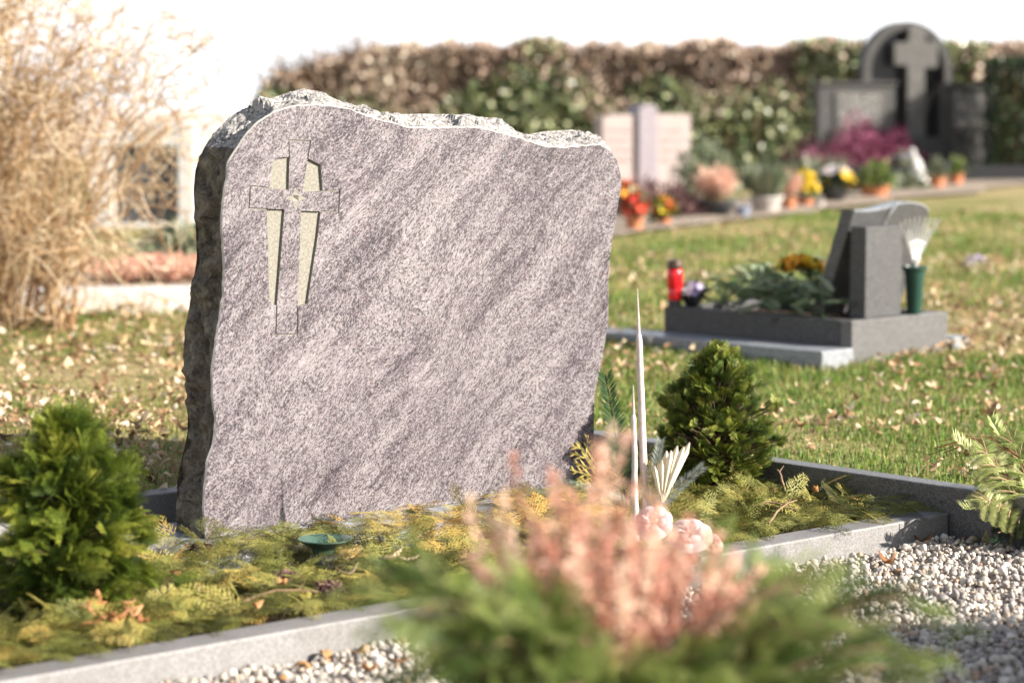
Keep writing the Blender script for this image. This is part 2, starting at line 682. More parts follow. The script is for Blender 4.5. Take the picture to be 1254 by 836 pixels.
def build_ground_material():
    t = NT('lawn soil and thatch')
    v = t.coord()
    a = t.noise(v, 1.3, 5, 0.6)
    b = t.noise(v, 26, 6, 0.7)
    c = t.noise(v, 160, 3, 0.7)
    thatch = t.ramp(c, [(0.3, (0.17, 0.12, 0.065)), (0.52, (0.36, 0.275, 0.15)), (0.75, (0.52, 0.42, 0.26))])
    green = t.ramp(c, [(0.3, (0.06, 0.075, 0.018)), (0.7, (0.22, 0.22, 0.065))])
    f = t.math('ADD', t.math('MULTIPLY', a, 0.6), t.math('MULTIPLY', b, 0.5))
    fac = t.ramp(f, [(0.44, (0, 0, 0)), (0.62, (1, 1, 1))])
    t.base(t.mix(fac, thatch, green), 0.95, 0.1)
    t.bump(b, 0.5, 0.02)
    return t.m


M['ground'] = build_ground_material()


def build_path_material():
    t = NT('sandy cemetery path')
    v = t.coord()
    b = t.noise(v, 12, 6, 0.7)
    c = t.voro(v, 90, out='Color')
    sep = t.n('ShaderNodeSeparateColor')
    t.put(sep.inputs[0], c)
    k = t.math('ADD', t.math('MULTIPLY', b, .6), t.math('MULTIPLY', sep.outputs[0], .4))
    t.base(t.ramp(k, [(0.25, (0.13, 0.10, 0.07)), (0.5, (0.26, 0.21, 0.165)), (0.8, (0.42, 0.36, 0.30))]), 0.95, 0.1)
    t.bump(k, 0.6, 0.01)
    return t.m


M['path'] = build_path_material()
M['field'] = plain('haze paled field', (0.56, 0.49, 0.44), (0.44, 0.38, 0.34), .3, .95, .1)  # far ground, the fading into haze put into its colour
M['gravel_bed'] = plain('gravel dust', (0.34, 0.31, 0.28), (0.16, 0.145, 0.13), 70, 0.95, 0.1, bump=0.8)
M['bedgreen'] = foliage('cut cypress clippings', [(0.0, (0.10, 0.06, 0.03)), (0.16, (0.07, 0.085, 0.02)), (0.38, (0.15, 0.155, 0.035)),
                                                  (0.62, (0.29, 0.28, 0.07)), (0.82, (0.46, 0.36, 0.10)), (1, (0.54, 0.32, 0.085))], .55, .3, .25)
M['cypress_gold'] = foliage('golden cypress foliage', [(0.0, (0.07, 0.04, 0.015)), (0.12, (0.022, 0.045, 0.010)), (0.40, (0.07, 0.115, 0.016)),
                                                       (0.66, (0.21, 0.25, 0.03)), (0.9, (0.44, 0.40, 0.07)), (1, (0.52, 0.42, 0.10))], .5, .35, .25)
M['cypress_dark'] = foliage('dark dwarf cypress foliage', [(0.0, (0.03, 0.02, 0.01)), (0.15, (0.010, 0.022, 0.008)), (0.50, (0.030, 0.060, 0.012)),
                                                           (0.80, (0.10, 0.14, 0.020)), (1, (0.24, 0.25, 0.04))], .45, .35, .15)
M['grass'] = foliage('lawn grass blades', [(0.0, (0.30, 0.22, 0.10)), (0.22, (0.48, 0.38, 0.18)), (0.38, (0.36, 0.32, 0.10)),
                                           (0.55, (0.145, 0.225, 0.038)), (0.8, (0.065, 0.14, 0.020)), (1, (0.21, 0.30, 0.055))], .5, .3, .35)
M['litter'] = foliage('dead leaf litter', [(0.0, (0.09, 0.05, 0.03)), (0.3, (0.30, 0.18, 0.095)), (0.55, (0.48, 0.33, 0.19)), (0.8, (0.62, 0.49, 0.33)),
                                           (1, (0.70, 0.62, 0.50))], .7, .2, .2)
M['brownleaf'] = foliage('russet dead leaf', [(0.0, (0.17, 0.07, 0.025)), (0.5, (0.36, 0.16, 0.06)), (1, (0.48, 0.27, 0.12))], .55, .3, .2)
M['twig'] = plain('dry brown twig', (0.30, 0.20, 0.12), (0.16, 0.10, 0.06), 40, 0.8, 0.2)
M['trunk'] = plain('rough brown bark', (0.16, 0.10, 0.06), (0.07, 0.045, 0.03), 60, 0.9, 0.2, bump=0.6)
M['straw'] = foliage('golden dry stems', [(0.0, (0.22, 0.11, 0.045)), (0.3, (0.48, 0.29, 0.14)), (0.6, (0.80, 0.64, 0.43)), (1, (0.90, 0.81, 0.65))], .6, .3, .45)
M['fir'] = foliage('fir needles', [(0.0, (0.10, 0.06, 0.03)), (0.3, (0.018, 0.05, 0.022)), (0.7, (0.05, 0.11, 0.045)), (1, (0.17, 0.24, 0.13))], .4, .4, .12)
M['silverfir'] = foliage('frosted fir needles', [(0.0, (0.22, 0.16, 0.10)), (0.4, (0.22, 0.26, 0.22)), (1, (0.52, 0.55, 0.50))], .5, .4, .1)
M['heather_dead'] = foliage('dry purple brown heather', [(0, (0.06, 0.03, 0.03)), (0.5, (0.16, 0.08, 0.08)), (1, (0.30, 0.18, 0.16))], .7, .2, .15)
M['heather_pink'] = foliage('faded salmon heather bells', [(0, (0.44, 0.19, 0.14)), (0.3, (0.68, 0.36, 0.27)), (0.62, (0.80, 0.54, 0.42)),
                                                          (1, (0.88, 0.74, 0.57))], .6, .2, .35)
M['heather_magenta'] = foliage('magenta heather bells', [(0, (0.12, 0.02, 0.05)), (0.4, (0.34, 0.09, 0.17)), (0.8, (0.56, 0.22, 0.33)), (1, (0.70, 0.34, 0.44))], .6, .2, .3)
M['hebe'] = foliage('green shrub leaves', [(0, (0.02, 0.04, 0.010)), (0.35, (0.07, 0.12, 0.025)), (0.7, (0.17, 0.23, 0.055)), (1, (0.38, 0.40, 0.14))], .38, .45, .35)
M['ivy'] = foliage('glossy ivy leaves', [(0, (0.02, 0.036, 0.016)), (0.42, (0.075, 0.12, 0.05)), (0.68, (0.24, 0.27, 0.12)), (1, (0.58, 0.58, 0.36))], .26, .5, .15)
M['beech'] = foliage('retained brown hedge leaves', [(0, (0.09, 0.058, 0.042)), (0.4, (0.29, 0.20, 0.15)), (0.75, (0.47, 0.36, 0.27)), (1, (0.66, 0.58, 0.46))], .5, .35, .2)
M['box_leaf'] = foliage('clipped box leaves', [(0, (0.006, 0.014, 0.005)), (0.6, (0.02, 0.042, 0.012)), (1, (0.07, 0.10, 0.03))], .4, .4, .1)
M['greygreen'] = foliage('grey green leaves', [(0, (0.05, 0.07, 0.04)), (0.5, (0.16, 0.19, 0.11)), (1, (0.38, 0.40, 0.27))], .5, .35, .2)
M['purple_leaf'] = foliage('dark purple leaves', [(0, (0.025, 0.012, 0.018)), (0.5, (0.08, 0.035, 0.05)), (1, (0.18, 0.10, 0.12))], .5, .3, .15)
M['terracotta'] = plain('terracotta', (0.50, 0.20, 0.10), (0.36, 0.13, 0.065), 30, 0.8, 0.25)
M['black_pot'] = plain('black plastic', (0.03, 0.03, 0.032), (0.02, 0.02, 0.02), 20, 0.4, 0.5)
M['grey_pot'] = plain('pale stone pot', (0.45, 0.41, 0.38), (0.32, 0.29, 0.27), 40, 0.8, 0.3)
M['blue_pot'] = plain('blue grey glaze', (0.22, 0.25, 0.32), (0.15, 0.17, 0.23), 40, 0.35, 0.5)
M['green_plastic'] = plain('dark green plastic', (0.018, 0.06, 0.045), (0.012, 0.045, 0.033), 14, 0.35, 0.5)
M['vase_green'] = plain('weathered green vase', (0.065, 0.12, 0.09), (0.028, 0.065, 0.048), 55, 0.45, 0.45)
M['vase_grey'] = plain('zinc grey vase neck', (0.20, 0.20, 0.18), (0.13, 0.135, 0.125), 50, 0.6, 0.4)
M['steel'] = plain('galvanised steel', (0.72, 0.72, 0.72), (0.58, 0.58, 0.58), 60, 0.35, 0.5, 0.7)
M['red_glass'] = plain('red lantern glass', (0.75, 0.012, 0.02), (0.6, 0.01, 0.015), 10, 0.18, 0.5)
M['lid_brown'] = plain('bronze lantern lid', (0.09, 0.05, 0.035), (0.06, 0.035, 0.025), 30, 0.4, 0.5, 0.4)
M['candle'] = plain('pearly beige taper', (0.60, 0.50, 0.46), (0.46, 0.37, 0.34), 90, 0.35, 0.5)
M['cream'] = plain('cream dried palm', (0.74, 0.66, 0.50), (0.60, 0.50, 0.35), 60, 0.65, 0.3)
M['white_petal'] = foliage('white petals', [(0, (0.62, 0.50, 0.50)), (1, (0.85, 0.80, 0.78))], .5, .3, .3)
M['pink_petal'] = foliage('pale pink petals', [(0, (0.62, 0.36, 0.36)), (1, (0.82, 0.62, 0.60))], .5, .3, .3)
M['yellow_petal'] = foliage('yellow petals', [(0, (0.70, 0.42, 0.02)), (1, (0.85, 0.66, 0.06))], .5, .3, .3)
M['orange_petal'] = foliage('orange petals', [(0, (0.75, 0.26, 0.01)), (1, (0.88, 0.48, 0.03))], .5, .3, .3)
M['red_petal'] = foliage('red petals', [(0, (0.55, 0.03, 0.02)), (1, (0.75, 0.09, 0.04))], .5, .3, .3)
M['lilac_petal'] = foliage('lilac petals', [(0, (0.45, 0.33, 0.60)), (1, (0.72, 0.64, 0.82))], .5, .3, .3)
M['pink_stone'] = granite('pale pink stone', (0.25, 0.19, 0.18), (0.31, 0.25, 0.235), (0.37, 0.31, 0.295), 240, 0.6, 0.03)
M['purple_stone'] = granite('purple grey stone', (0.12, 0.10, 0.12), (0.22, 0.19, 0.21), (0.32, 0.28, 0.30), 240, 0.5, 0.03)
M['shell_lime'] = granite('dark shell limestone', (0.018, 0.017, 0.016), (0.038, 0.036, 0.034), (0.075, 0.072, 0.068), 150, 0.6, 0.06)
M['black_stone'] = granite('polished black stone', (0.010, 0.010, 0.012), (0.016, 0.016, 0.019), (0.03, 0.03, 0.034), 400, 0.2, 0.0)
M['white_stone'] = granite('white limestone', (0.42, 0.405, 0.385), (0.52, 0.505, 0.48), (0.60, 0.585, 0.56), 200, 0.7, 0.03)
M['pale_letters'] = plain('pale metal letters', (0.62, 0.60, 0.56), (0.5, 0.48, 0.45), 60, 0.5)
M['faint_letters'] = plain('faded carved letters', (0.42, 0.33, 0.31), (0.36, 0.28, 0.26), 60, 0.7)
# ------------------------------------------------------------------ the setting: ground, path, gravel, lawn
def in_plot(x, y, m=0.0):
    d = np.stack([np.asarray(x) - O[0], np.asarray(y) - O[1]], -1)
    s, q = d @ U, d @ Q
    return (s < 1.315 + m) & (q > -0.30 - m)


xs = np.unique(np.concatenate([-np.geomspace(4, 600, 22), np.arange(-3.4, 3.6, .04), np.geomspace(4, 600, 22)]))
ys = np.unique(np.concatenate([np.linspace(-60, -1, 14), np.arange(0.4, 7.6, .04), np.geomspace(7.8, 900, 60)]))
gx, gy = np.meshgrid(xs, ys)
gz = terrain(gx, gy) + 0.012 * np.array([noise.noise(Vector((a * .9, b * .9, 0))) for a, b in zip(gx.ravel(), gy.ravel())]).reshape(gx.shape) * (gy < 60)
gz = np.where(in_plot(gx, gy), -0.085, gz)
idx = np.arange(gx.size).reshape(gx.shape)
F = np.stack([idx[:-1, :-1], idx[:-1, 1:], idx[1:, 1:], idx[1:, :-1]], -1).reshape(-1, 4)
tag(mesh_np('ground', np.stack([gx, gy, gz], -1), F, M['ground'], smooth=True), kind='structure')

# field beyond the cemetery, its distance haze painted in as a pale colour
xf, yf = np.meshgrid(np.linspace(-500, 500, 41), np.geomspace(21, 880, 40))
idx = np.arange(xf.size).reshape(xf.shape)
F = np.stack([idx[:-1, :-1], idx[:-1, 1:], idx[1:, 1:], idx[1:, :-1]], -1).reshape(-1, 4)
tag(mesh_np('field', np.stack([xf, yf, terrain(xf, yf) + .03], -1), F, M['field'], smooth=True), kind='structure')

# sandy path in front of the far graves
pa, pb = on_ground(760, 291), on_ground(1254, 229)
pd = unit((pb - pa)[:2])
pn = np.array((-pd[1], pd[0]))
tt = np.linspace(-4.0, 12.0, 160)
rows = []
for k in np.linspace(0, 1, 9):
    wob = np.array([0.14 * noise.noise(Vector((t * 1.3, k * 3, 5))) + .07 * noise.noise(Vector((t * 5, k * 3, 2))) for t in tt]) * (k in (0, 1))
    p = pa[:2] + tt[:, None] * pd + (k * 0.85 + wob)[:, None] * pn
    rows.append(np.column_stack([p, terrain(p[:, 0], p[:, 1]) + 0.017]))
rows = np.array(rows)
idx = np.arange(rows.shape[0] * rows.shape[1]).reshape(rows.shape[:2])
F = np.stack([idx[:-1, :-1], idx[:-1, 1:], idx[1:, 1:], idx[1:, :-1]], -1).reshape(-1, 4)
tag(mesh_np('path', rows, F, M['path'], smooth=True), kind='structure')


def on_path(x, y, m=0.0):
    d = np.stack([np.asarray(x) - pa[0], np.asarray(y) - pa[1]], -1)
    k = d @ pn
    return (k > -m)


# soil of the bed and dusty base under the gravel
V = pl(np.array([-2.4, 1.288, 1.288, -2.4]), np.array([-0.28, -0.28, 0.68, 0.68]), -0.03)
tag(mesh_np('bed_soil', V, np.array([[3, 2, 1, 0]]), M['soil']), kind='structure')
V = pl(np.array([-2.6, 1.288, 1.288, -2.6]), np.array([0.70, 0.70, 6.0, 6.0]), -0.060)
tag(mesh_np('gravel_ground', V, np.array([[3, 2, 1, 0]]), M['gravel_bed']), kind='structure')


def in_view(p, m=0.25):
    return (np.abs(p[:, 0]) < 0.2118 * p[:, 1] + m)


# pebbles
def pebbles():
    t = NT('white and grey pebbles')
    v = t.coord()
    col = t.ramp(t.attr(), [(0.0, (0.12, 0.11, 0.115)), (0.2, (0.22, 0.20, 0.19)), (0.42, (0.36, 0.315, 0.265)), (0.66, (0.51, 0.46, 0.40)), (0.84, (0.67, 0.63, 0.57)), (0.9, (0.42, 0.32, 0.23)), (1, (0.26, 0.15, 0.09))])
    col = t.mix(t.math('MULTIPLY', t.noise(v, 120, 4, .7), 0.5), col, (0.38, 0.33, 0.28))
    t.base(col, 0.6, 0.35)
    t.bump(t.noise(v, 260, 3), 0.3, 0.001)
    return t.m


M['pebble'] = pebbles()
bm = bmesh.new()
bmesh.ops.create_icosphere(bm, subdivisions=2, radius=1.0)
ico_v = np.array([v.co[:] for v in bm.verts])
ico_f = np.array([[v.index for v in f.verts] for f in bm.faces])
bm.free()
groups = []
for layer, (step, zz) in enumerate(((0.0138, -0.054), (0.0148, -0.046))):
    S, Qq = np.meshgrid(np.arange(-1.6, 1.285, step), np.arange(0.762, 2.75, step))
    S = S.ravel() + rng.uniform(-.5, .5, S.size) * step
    Qq = Qq.ravel() + rng.uniform(-.5, .5, Qq.size) * step
    keep = (S < 1.277) & (Qq > 0.766)
    P = pl(S[keep], Qq[keep], zz)
    P = P[in_view(P, 0.12) & (P[:, 1] > 2.9)]
    P[:, 2] += rng.uniform(-.004, .004, len(P)) + 0.006 * np.array([noise.noise(Vector((a * 5, b * 5, 3))) for a, b in P[:, :2]])
    if layer:
        P = P[rng.uniform(0, 1, len(P)) < 0.8]
    groups.append(P)
P = np.concatenate(groups)
tmpl = []
for k in range(10):
    off = Vector((k * 7.3, 1, 2))
    w = np.array([1 + 0.50 * noise.noise(Vector(p) * 1.0 + off) + 0.22 * (noise.cell(Vector(p) * 1.3 + off) - .5) + 0.12 * noise.noise(Vector(p) * 2.6 + off) for p in ico_v])
    tmpl.append(ico_v * w[:, None] * np.array((1, 0.78, 0.62)))
which = rng.integers(0, 10, len(P))
big = 0.0063 * np.exp(0.38 * rng.normal(0, 1, len(P)).clip(-1.6, 1.9))
parts = []
for k in range(10):
    m = which == k
    n = int(m.sum())
    Z = unit(np.column_stack([rng.normal(0, .5, (n, 2)), np.ones(n)]))
    parts.append(scatter(tmpl[k], ico_f, P[m], rand_dirs(n), Z, big[m], rng.uniform(0, 1, n)))
V, F, T = join(parts)
tag(mesh_np('gravel', V, F, M['pebble'], tint=T, smooth=True), 'pale mixed gravel filling the path in front of the kerb', 'gravel', kind='stuff')


# lawn grass
def lawn_field(p):
    a = np.array([noise.noise(Vector((x * 1.5, y * 1.5, 0))) + 0.5 * noise.noise(Vector((x * 5, y * 5, 4))) for x, y in p[:, :2]])
    return a


def grave_corner():
    return np.array((1.017, 7.2))


GP = grave_corner()
GL = np.array((-0.695, 0.72))
GW = np.array((0.72, 0.695))


def in_far_grave(p):
    d = p[:, :2] - GP
    l, w = d @ GL, d @ GW
    return (l > -0.01) & (l < 0.78) & (w > -0.01) & (w < 0.49)


def sample_lawn(n, y0, y1, power=1.0, margin=0.2):
    y = y0 + (y1 - y0) * rng.uniform(0, 1, n) ** power
    x = rng.uniform(-1, 1, n) * (0.2118 * y + margin)
    p = np.column_stack([x, y, terrain(x, y)])
    keep = ~in_plot(x, y, 0.03) & ~on_path(x, y, 0.05) & ~in_far_grave(p)
    return p[keep]


P = np.concatenate([sample_lawn(105000, 4.3, 8.2), sample_lawn(65000, 8.2, 13.5)])
fld = lawn_field(P)
bias = np.where(P[:, 0] > 0.1, np.where(P[:, 1] < 7.3, .56, .30), -0.03) + np.where((P[:, 1] > 8) & (P[:, 0] < 0), 0.10, 0) - np.where((P[:, 0] > .7) & (P[:, 1] > 7.5) & (P[:, 1] < 8.6), 0.38, 0)
g = np.clip(0.36 + 0.75 * fld + bias, 0, 1)
keep = rng.uniform(0, 1, len(P)) < 0.30 + 0.75 * g
P, g = P[keep], g[keep]
n = len(P)
far = P[:, 1] > 8.2
L = np.where(far, rng.uniform(.018, .04, n), rng.uniform(.009, .029, n)) * (0.55 + 0.6 * g)
W = np.where(far, 0.0048, 0.0030) * rng.uniform(.8, 1.3, n)
az = rng.uniform(0, 2 * math.pi, n)
lean = rng.uniform(.15, .95, n)
h = np.column_stack([np.cos(az), np.sin(az), np.zeros(n)])
side = np.column_stack([-np.sin(az), np.cos(az), np.zeros(n)])
mid = P + (h * lean[:, None] * .35 + np.array((0, 0, .62))) * L[:, None]
tip = P + (h * lean[:, None] * 1.0 + np.column_stack([np.zeros((n, 2)), 1 - .55 * lean])) * L[:, None]
b0 = P - np.array((0, 0, .008))
V = np.stack([b0 - side * W[:, None] / 2, b0 + side * W[:, None] / 2, mid + side * W[:, None] * .42, mid - side * W[:, None] * .42, tip], 1)
k = np.arange(n)[:, None] * 5
F = np.concatenate([k + np.array([[0, 1, 2]]), k + np.array([[0, 2, 3]]), k + np.array([[3, 2, 4]])])
green = rng.uniform(0, 1, n) < (0.10 + 0.84 * g)
T = np.where(green, rng.uniform(.42, 1, n), rng.uniform(0, .42, n))
tag(mesh_np('lawn_grass', V, F, M['grass'], tint=np.repeat(T, 5)), 'short patchy winter lawn of green and straw coloured blades', 'grass', kind='stuff')

# dead leaves lying over the lawn
P = np.concatenate([sample_lawn(15000, 4.4, 10.5), sample_lawn(6000, 9.5, 13.5)])
fld = np.array([noise.noise(Vector((x * 2.1 + 9, y * 2.1, 2))) for x, y in P[:, :2]])
dens = np.where(P[:, 0] < 0, 0.85, 0.16) + 1.1 * fld + np.where((P[:, 0] > .9) & (P[:, 1] > 7.2) & (P[:, 1] < 9.0), 0.7, 0)
P = P[rng.uniform(0, 1, len(P)) < dens]
n = len(P)
P[:, 2] += rng.uniform(.008, .035, n)
which = rng.integers(0, 5, n)
parts = []
for k in range(5):
    m = which == k
    q = int(m.sum())
    parts.append(scatter(*LEAVES[k], P[m], np.column_stack([rng.normal(0, 1, (q, 2)), rng.normal(0, .25, q)]),
                         unit(np.column_stack([rng.normal(0, .45, (q, 2)), np.ones(q)])), rng.uniform(.012, .040, q) * rng.choice((.7, 1, 1.25), q), rng.beta(1.6, 1.6, q)))
V, F, T = join(parts)
tag(mesh_np('leaf_litter', V, F, M['litter'], tint=T), 'tan dead leaves strewn over the lawn', 'leaf litter', kind='stuff')

# ------------------------------------------------------------------ kerbs and plinth of the near grave
def plot_frame(s, q, z):
    p = pl(np.array(s), np.array(q), np.array(z))
    return tuple(p)


def plot_box(mb, s0, s1, q0, q1, z0, z1):
    return mb.prism([(s0, q0), (s1, q0), (s1, q1), (s0, q1)], z0, z1, plot_frame)


def kerb(name, label, s0, s1, q0, q1, z0, z1, mat='kerb', cat='kerb', group=None):
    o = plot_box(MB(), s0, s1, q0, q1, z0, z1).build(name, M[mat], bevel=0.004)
    return tag(o, label, cat, group)


KG = 'stone kerbs around the near grave'
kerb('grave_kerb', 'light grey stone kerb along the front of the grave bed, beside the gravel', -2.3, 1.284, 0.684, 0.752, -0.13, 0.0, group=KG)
kerb('grave_kerb', 'raised grey kerb running past the right dwarf conifer, between lawn and gravel', 1.292, 1.345, 0.16, 1.9, -0.13, 0.052, 'kerb_dark', group=KG)
kerb('grave_kerb', 'grey kerb continuing behind the right dwarf conifer, next to the lawn', 1.292, 1.345, -0.33, 0.157, -0.13, 0.056, 'kerb_dark', group=KG)
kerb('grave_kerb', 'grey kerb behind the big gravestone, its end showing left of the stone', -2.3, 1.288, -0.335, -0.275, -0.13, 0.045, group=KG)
kerb('grave_plinth', 'blue grey base slab under the large gravestone', -0.14, 1.16, -0.20, 0.19, -0.12, 0.0, 'slab', 'plinth')

# ------------------------------------------------------------------ the large gravestone
BACK = 0.115
GSW = Matrix.Translation((O[0], O[1], 0)) @ Matrix.Rotation(YAW, 4, 'Z')


def px_plane(px, py, y=0.0):              # photo point on the plane y = const of the stone's own axes -> (x, z)
    r = ray(px, py)
    cam0 = np.array((0, 0, CAM_H)) - np.array((O[0], O[1], 0))
    nb = np.array((-Q[0], -Q[1], 0))
    t = (y - cam0 @ nb) / (r @ nb)
    p = cam0 + r * t
    return np.array((p[0] * U[0] + p[1] * U[1], p[2]))


def resample(pts, n):
    pts = np.asarray(pts, float)
    d = np.r_[0, np.cumsum(np.linalg.norm(np.diff(pts, axis=0), axis=1))]
    t = np.linspace(0, d[-1], n, endpoint=False)
    return np.column_stack([np.interp(t, d, pts[:, k]) for k in range(2)])


f_left = [(252, 662), (250, 621), (252, 587), (255, 564), (262, 544), (265, 514), (261, 487), (260, 460), (262, 440), (268, 400), (274, 362), (275, 330),
          (273, 290), (272, 277), (274, 245), (278, 219), (279, 202), (288, 186), (303, 164), (317, 150), (334, 139), (353, 132), (377, 129.5)]
f_top = [(377, 129.5), (403, 129.5), (427, 134), (446, 141), (463, 147), (483, 151.5), (498, 156.5), (530, 157.5), (557, 156.5), (586, 157), (612, 163), (641, 171),
         (667, 180), (689, 181), (714, 179), (735, 177.5)]
f_right = [(735, 177.5), (747, 184.7), (755.5, 196), (760, 215), (761, 226), (758, 243.5), (755.5, 261), (751, 284), (747.5, 309.5), (745, 340), (745.6, 390), (740.6, 420),
           (735, 451), (728, 485.5), (727, 512), (728, 552), (729, 585), (727, 612)]
b_left = [(214, 668), (217, 634), (217, 587), (222, 564), (229.6, 530), (230, 500), (228.6, 480), (225, 446), (225, 424), (227, 403), (231, 380), (235, 355), (241, 317),
          (240, 285), (237, 233.5), (239, 209.6), (242, 200), (249, 183), (260, 164), (279, 146), (296, 135.5), (315, 124.7), (334, 120), (355, 112.7), (372, 109)]
b_top = [(372, 109), (391, 112), (408, 120), (421, 126), (450, 135), (461, 139.5), (483, 140), (520, 139.5), (571, 141), (601, 148), (619, 155.5), (645, 165), (667, 161),
         (700, 159), (718, 162), (726, 169)]
b_right = [(726, 169), (730, 178), (735, 200), (735, 230), (730, 280), (722, 330), (718, 400), (706, 470), (700, 540), (698, 612)]


def loop(l, t, r, y, nz):
    seg = []
    for pts, n in ((l, 150), (t, 150), (r, 110)):
        seg.append(resample([px_plane(a, b, y) for a, b in pts], n))
    last = px_plane(*r[-1], y)
    seg.append(resample([last, seg[0][0]], 60))
    p = np.concatenate(seg)
    return p


front = loop(f_left, f_top, f_right, 0.0, 0)
back = loop(b_left, b_top, b_right, BACK, 0)
for arr in (front, back):
    lo = arr[350 + 60:]                  # the base line: level, a touch above the plinth
    arr[410:, 1] = 0.001
    arr[0, 1] = 0.001
    for k in range(0, 12):
        arr[k, 1] = max(0.001, arr[k, 1])
    arr[:, 1] = np.maximum(arr[:, 1], 0.001)

# fine chipping along the sawn front edge
for i in range(len(front)):
    if front[i, 1] > 0.03:
        front[i] += 0.0018 * np.array((noise.noise(Vector((front[i, 0] * 60, front[i, 1] * 60, 1))), noise.noise(Vector((front[i, 0] * 60, front[i, 1] * 60, 7)))))
NL = len(front)
ROWS = 18
gs = empty('gravestone', (O[0], O[1], 0), 'large purple grey gneiss gravestone with rough broken edges and a carved cross', 'gravestone', rz=YAW)
cen = front.mean(axis=0)
Vr, Fr = [], []
tan = np.roll(back, -1, 0) - np.roll(back, 1, 0)
outn = unit(np.column_stack([-tan[:, 1], tan[:, 0]]))
if ((back - cen) * outn).sum() < 0:
    outn = -outn
bev = 0.0035
for j in range(ROWS + 1):
    u = j / ROWS
    for i in range(NL):
        if j == 0:
            p = front[i]
            y = 0.0
            dx = 0
        elif j == 1:
            p = front[i] + outn[i] * 0.0022
            y = bev
        else:
            uu = (j - 1) / (ROWS - 1)
            e = uu ** 0.8
            p = (front[i] + outn[i] * 0.0022) * (1 - e) + back[i] * e
            y = bev + (BACK - bev) * uu
            w = math.sin(math.pi * min(1, uu * 1.05) * 0.92) ** 0.6 if uu < 1 else 0.45
            q = Vector((p[0] * 1.0, y, p[1]))
            cell = noise.cell(q * 26 + Vector((3.1, 1.7, 0.4)))
            f1 = noise.fractal(q * 13, 0.8, 2.1, 5)
            f2 = noise.fractal(q * 45 + Vector((5, 5, 5)), 0.7, 2.1, 3)
            ridge = noise.ridged_multi_fractal(q * 11, 1.0, 2.0, 3, 1.0, 2.0)
            d = (0.014 * f1 + 0.005 * f2 + 0.006 * (ridge - 1.0) + 0.005 * (cell - .5)) * w
            if i < 140:
                d *= 1 + .6 * min(1.0, max(0.0, (112 - i) / 25))
            if p[1] < 0.02:
                d = min(d, 0)
            p = p + outn[i] * d
            y = y + 0.006 * f2 * w * (uu < 1)
        Vr.append((p[0], y, max(p[1], 0.001)))
for j in range(ROWS):
    for i in range(NL):
        a, b = j * NL + i, j * NL + (i + 1) % NL
        Fr.append((a, b, b + NL, a + NL))
# carved cross: outlines in photo points
POCK = {'lower_left': [(326.7, 255.9), (348.5, 256.3), (343.8, 316), (341, 352), (339, 374.8), (329.8, 368.6)],
        'lower_right': [(368.7, 258), (392.7, 259), (389, 290.7), (382.5, 332), (376.5, 371.7), (364.7, 374.8)],
        'upper_left': [(333.5, 199), (343.8, 193), (354.7, 191.8), (353.6, 232.6), (330.7, 230)],
        'upper_right': [(377, 194), (392.7, 202), (395.2, 233.8), (370.3, 235.0)]}
POCK = {k: [px_plane(*p) for p in v] for k, v in POCK.items()}
STAR = [px_plane(*p) for p in [(362.5, 230), (365.6, 239.0), (376, 242.6), (365.8, 246.5), (361.6, 259), (358.6, 246.6), (349, 243.4), (358.6, 239.2)]]
STC = px_plane(362.2, 242.5)
LINES = [[(354.4, 192.5), (353.8, 171.8), (380.2, 173.0), (376.9, 195)], [(332, 230.2), (306.5, 227.5), (305, 255), (327.5, 256)],
         [(394.6, 233.9), (416, 233.2), (414.8, 259.4), (392, 259)], [(339, 374), (337.9, 409.2), (364, 409.2), (364.7, 374)]]


def strip(pts, w):
    pts = [px_plane(*p) for p in pts]
    L, R = [], []
    for i, p in enumerate(pts):
        d0 = unit(pts[i] - pts[i - 1]) if i else unit(pts[1] - pts[0])
        d1 = unit(pts[i + 1] - pts[i]) if i < len(pts) - 1 else d0
        m = unit(np.array((-(d0 + d1)[1], (d0 + d1)[0])))
        k = w / max(0.5, float(m @ np.array((-d0[1], d0[0]))))
        L.append(p + m * k)
        R.append(p - m * k)
    return L + R[::-1]


GRV = [strip(l, 0.0013) for l in LINES]


def inside(poly, p):
    c = False
    n = len(poly)
    for i in range(n):
        a, b = poly[i], poly[i - 1]
        if (a[1] > p[1]) != (b[1] > p[1]) and p[0] < (b[0] - a[0]) * (p[1] - a[1]) / (b[1] - a[1]) + a[0]:
            c = not c
    return c


pts2, ed = [Vector(p) for p in front], [(i, (i + 1) % NL) for i in range(NL)]
for poly in list(POCK.values()) + GRV + [STAR]:
    b = len(pts2)
    pts2 += [Vector(p) for p in poly]
    ed += [(b + i, b + (i + 1) % len(poly)) for i in range(len(poly))]
pts2.append(Vector(STC))
cv, ce, cf, *_ = delaunay_2d_cdt(pts2, ed, [], 0, 1e-6)
cv = [np.array(v[:]) for v in cv]
fpoly = [np.array(p) for p in front]
cls = []
tris = []
for f in cf:
    c = sum(cv[i] for i in f) / 3
    if not inside(fpoly, c):
        continue
    k = 0
    if any(inside(p, c) for p in POCK.values()):
        k = 1
    elif any(inside(p, c) for p in GRV):
        k = 2
    elif inside(STAR, c):
        k = 3
    tris.append(tuple(f))
    cls.append(k)
body = MB()
body.add(Vr, Fr)
body.add([(p[0], BACK, p[1]) for p in back], [tuple(range(NL))])
nb = len(body.f)
used = {}
fv, ff = [], []
for f, k in zip(tris, cls):
    if k == 0:
        t = []
        for i in f:
            if i not in used:
                used[i] = len(fv)
                fv.append((cv[i][0], 0.0, cv[i][1]))
            t.append(used[i])
        ff.append(tuple(t))
body.add(fv, ff)
me = bpy.data.meshes.new('gravestone_body')
me.from_pydata(body.v, [], body.f)
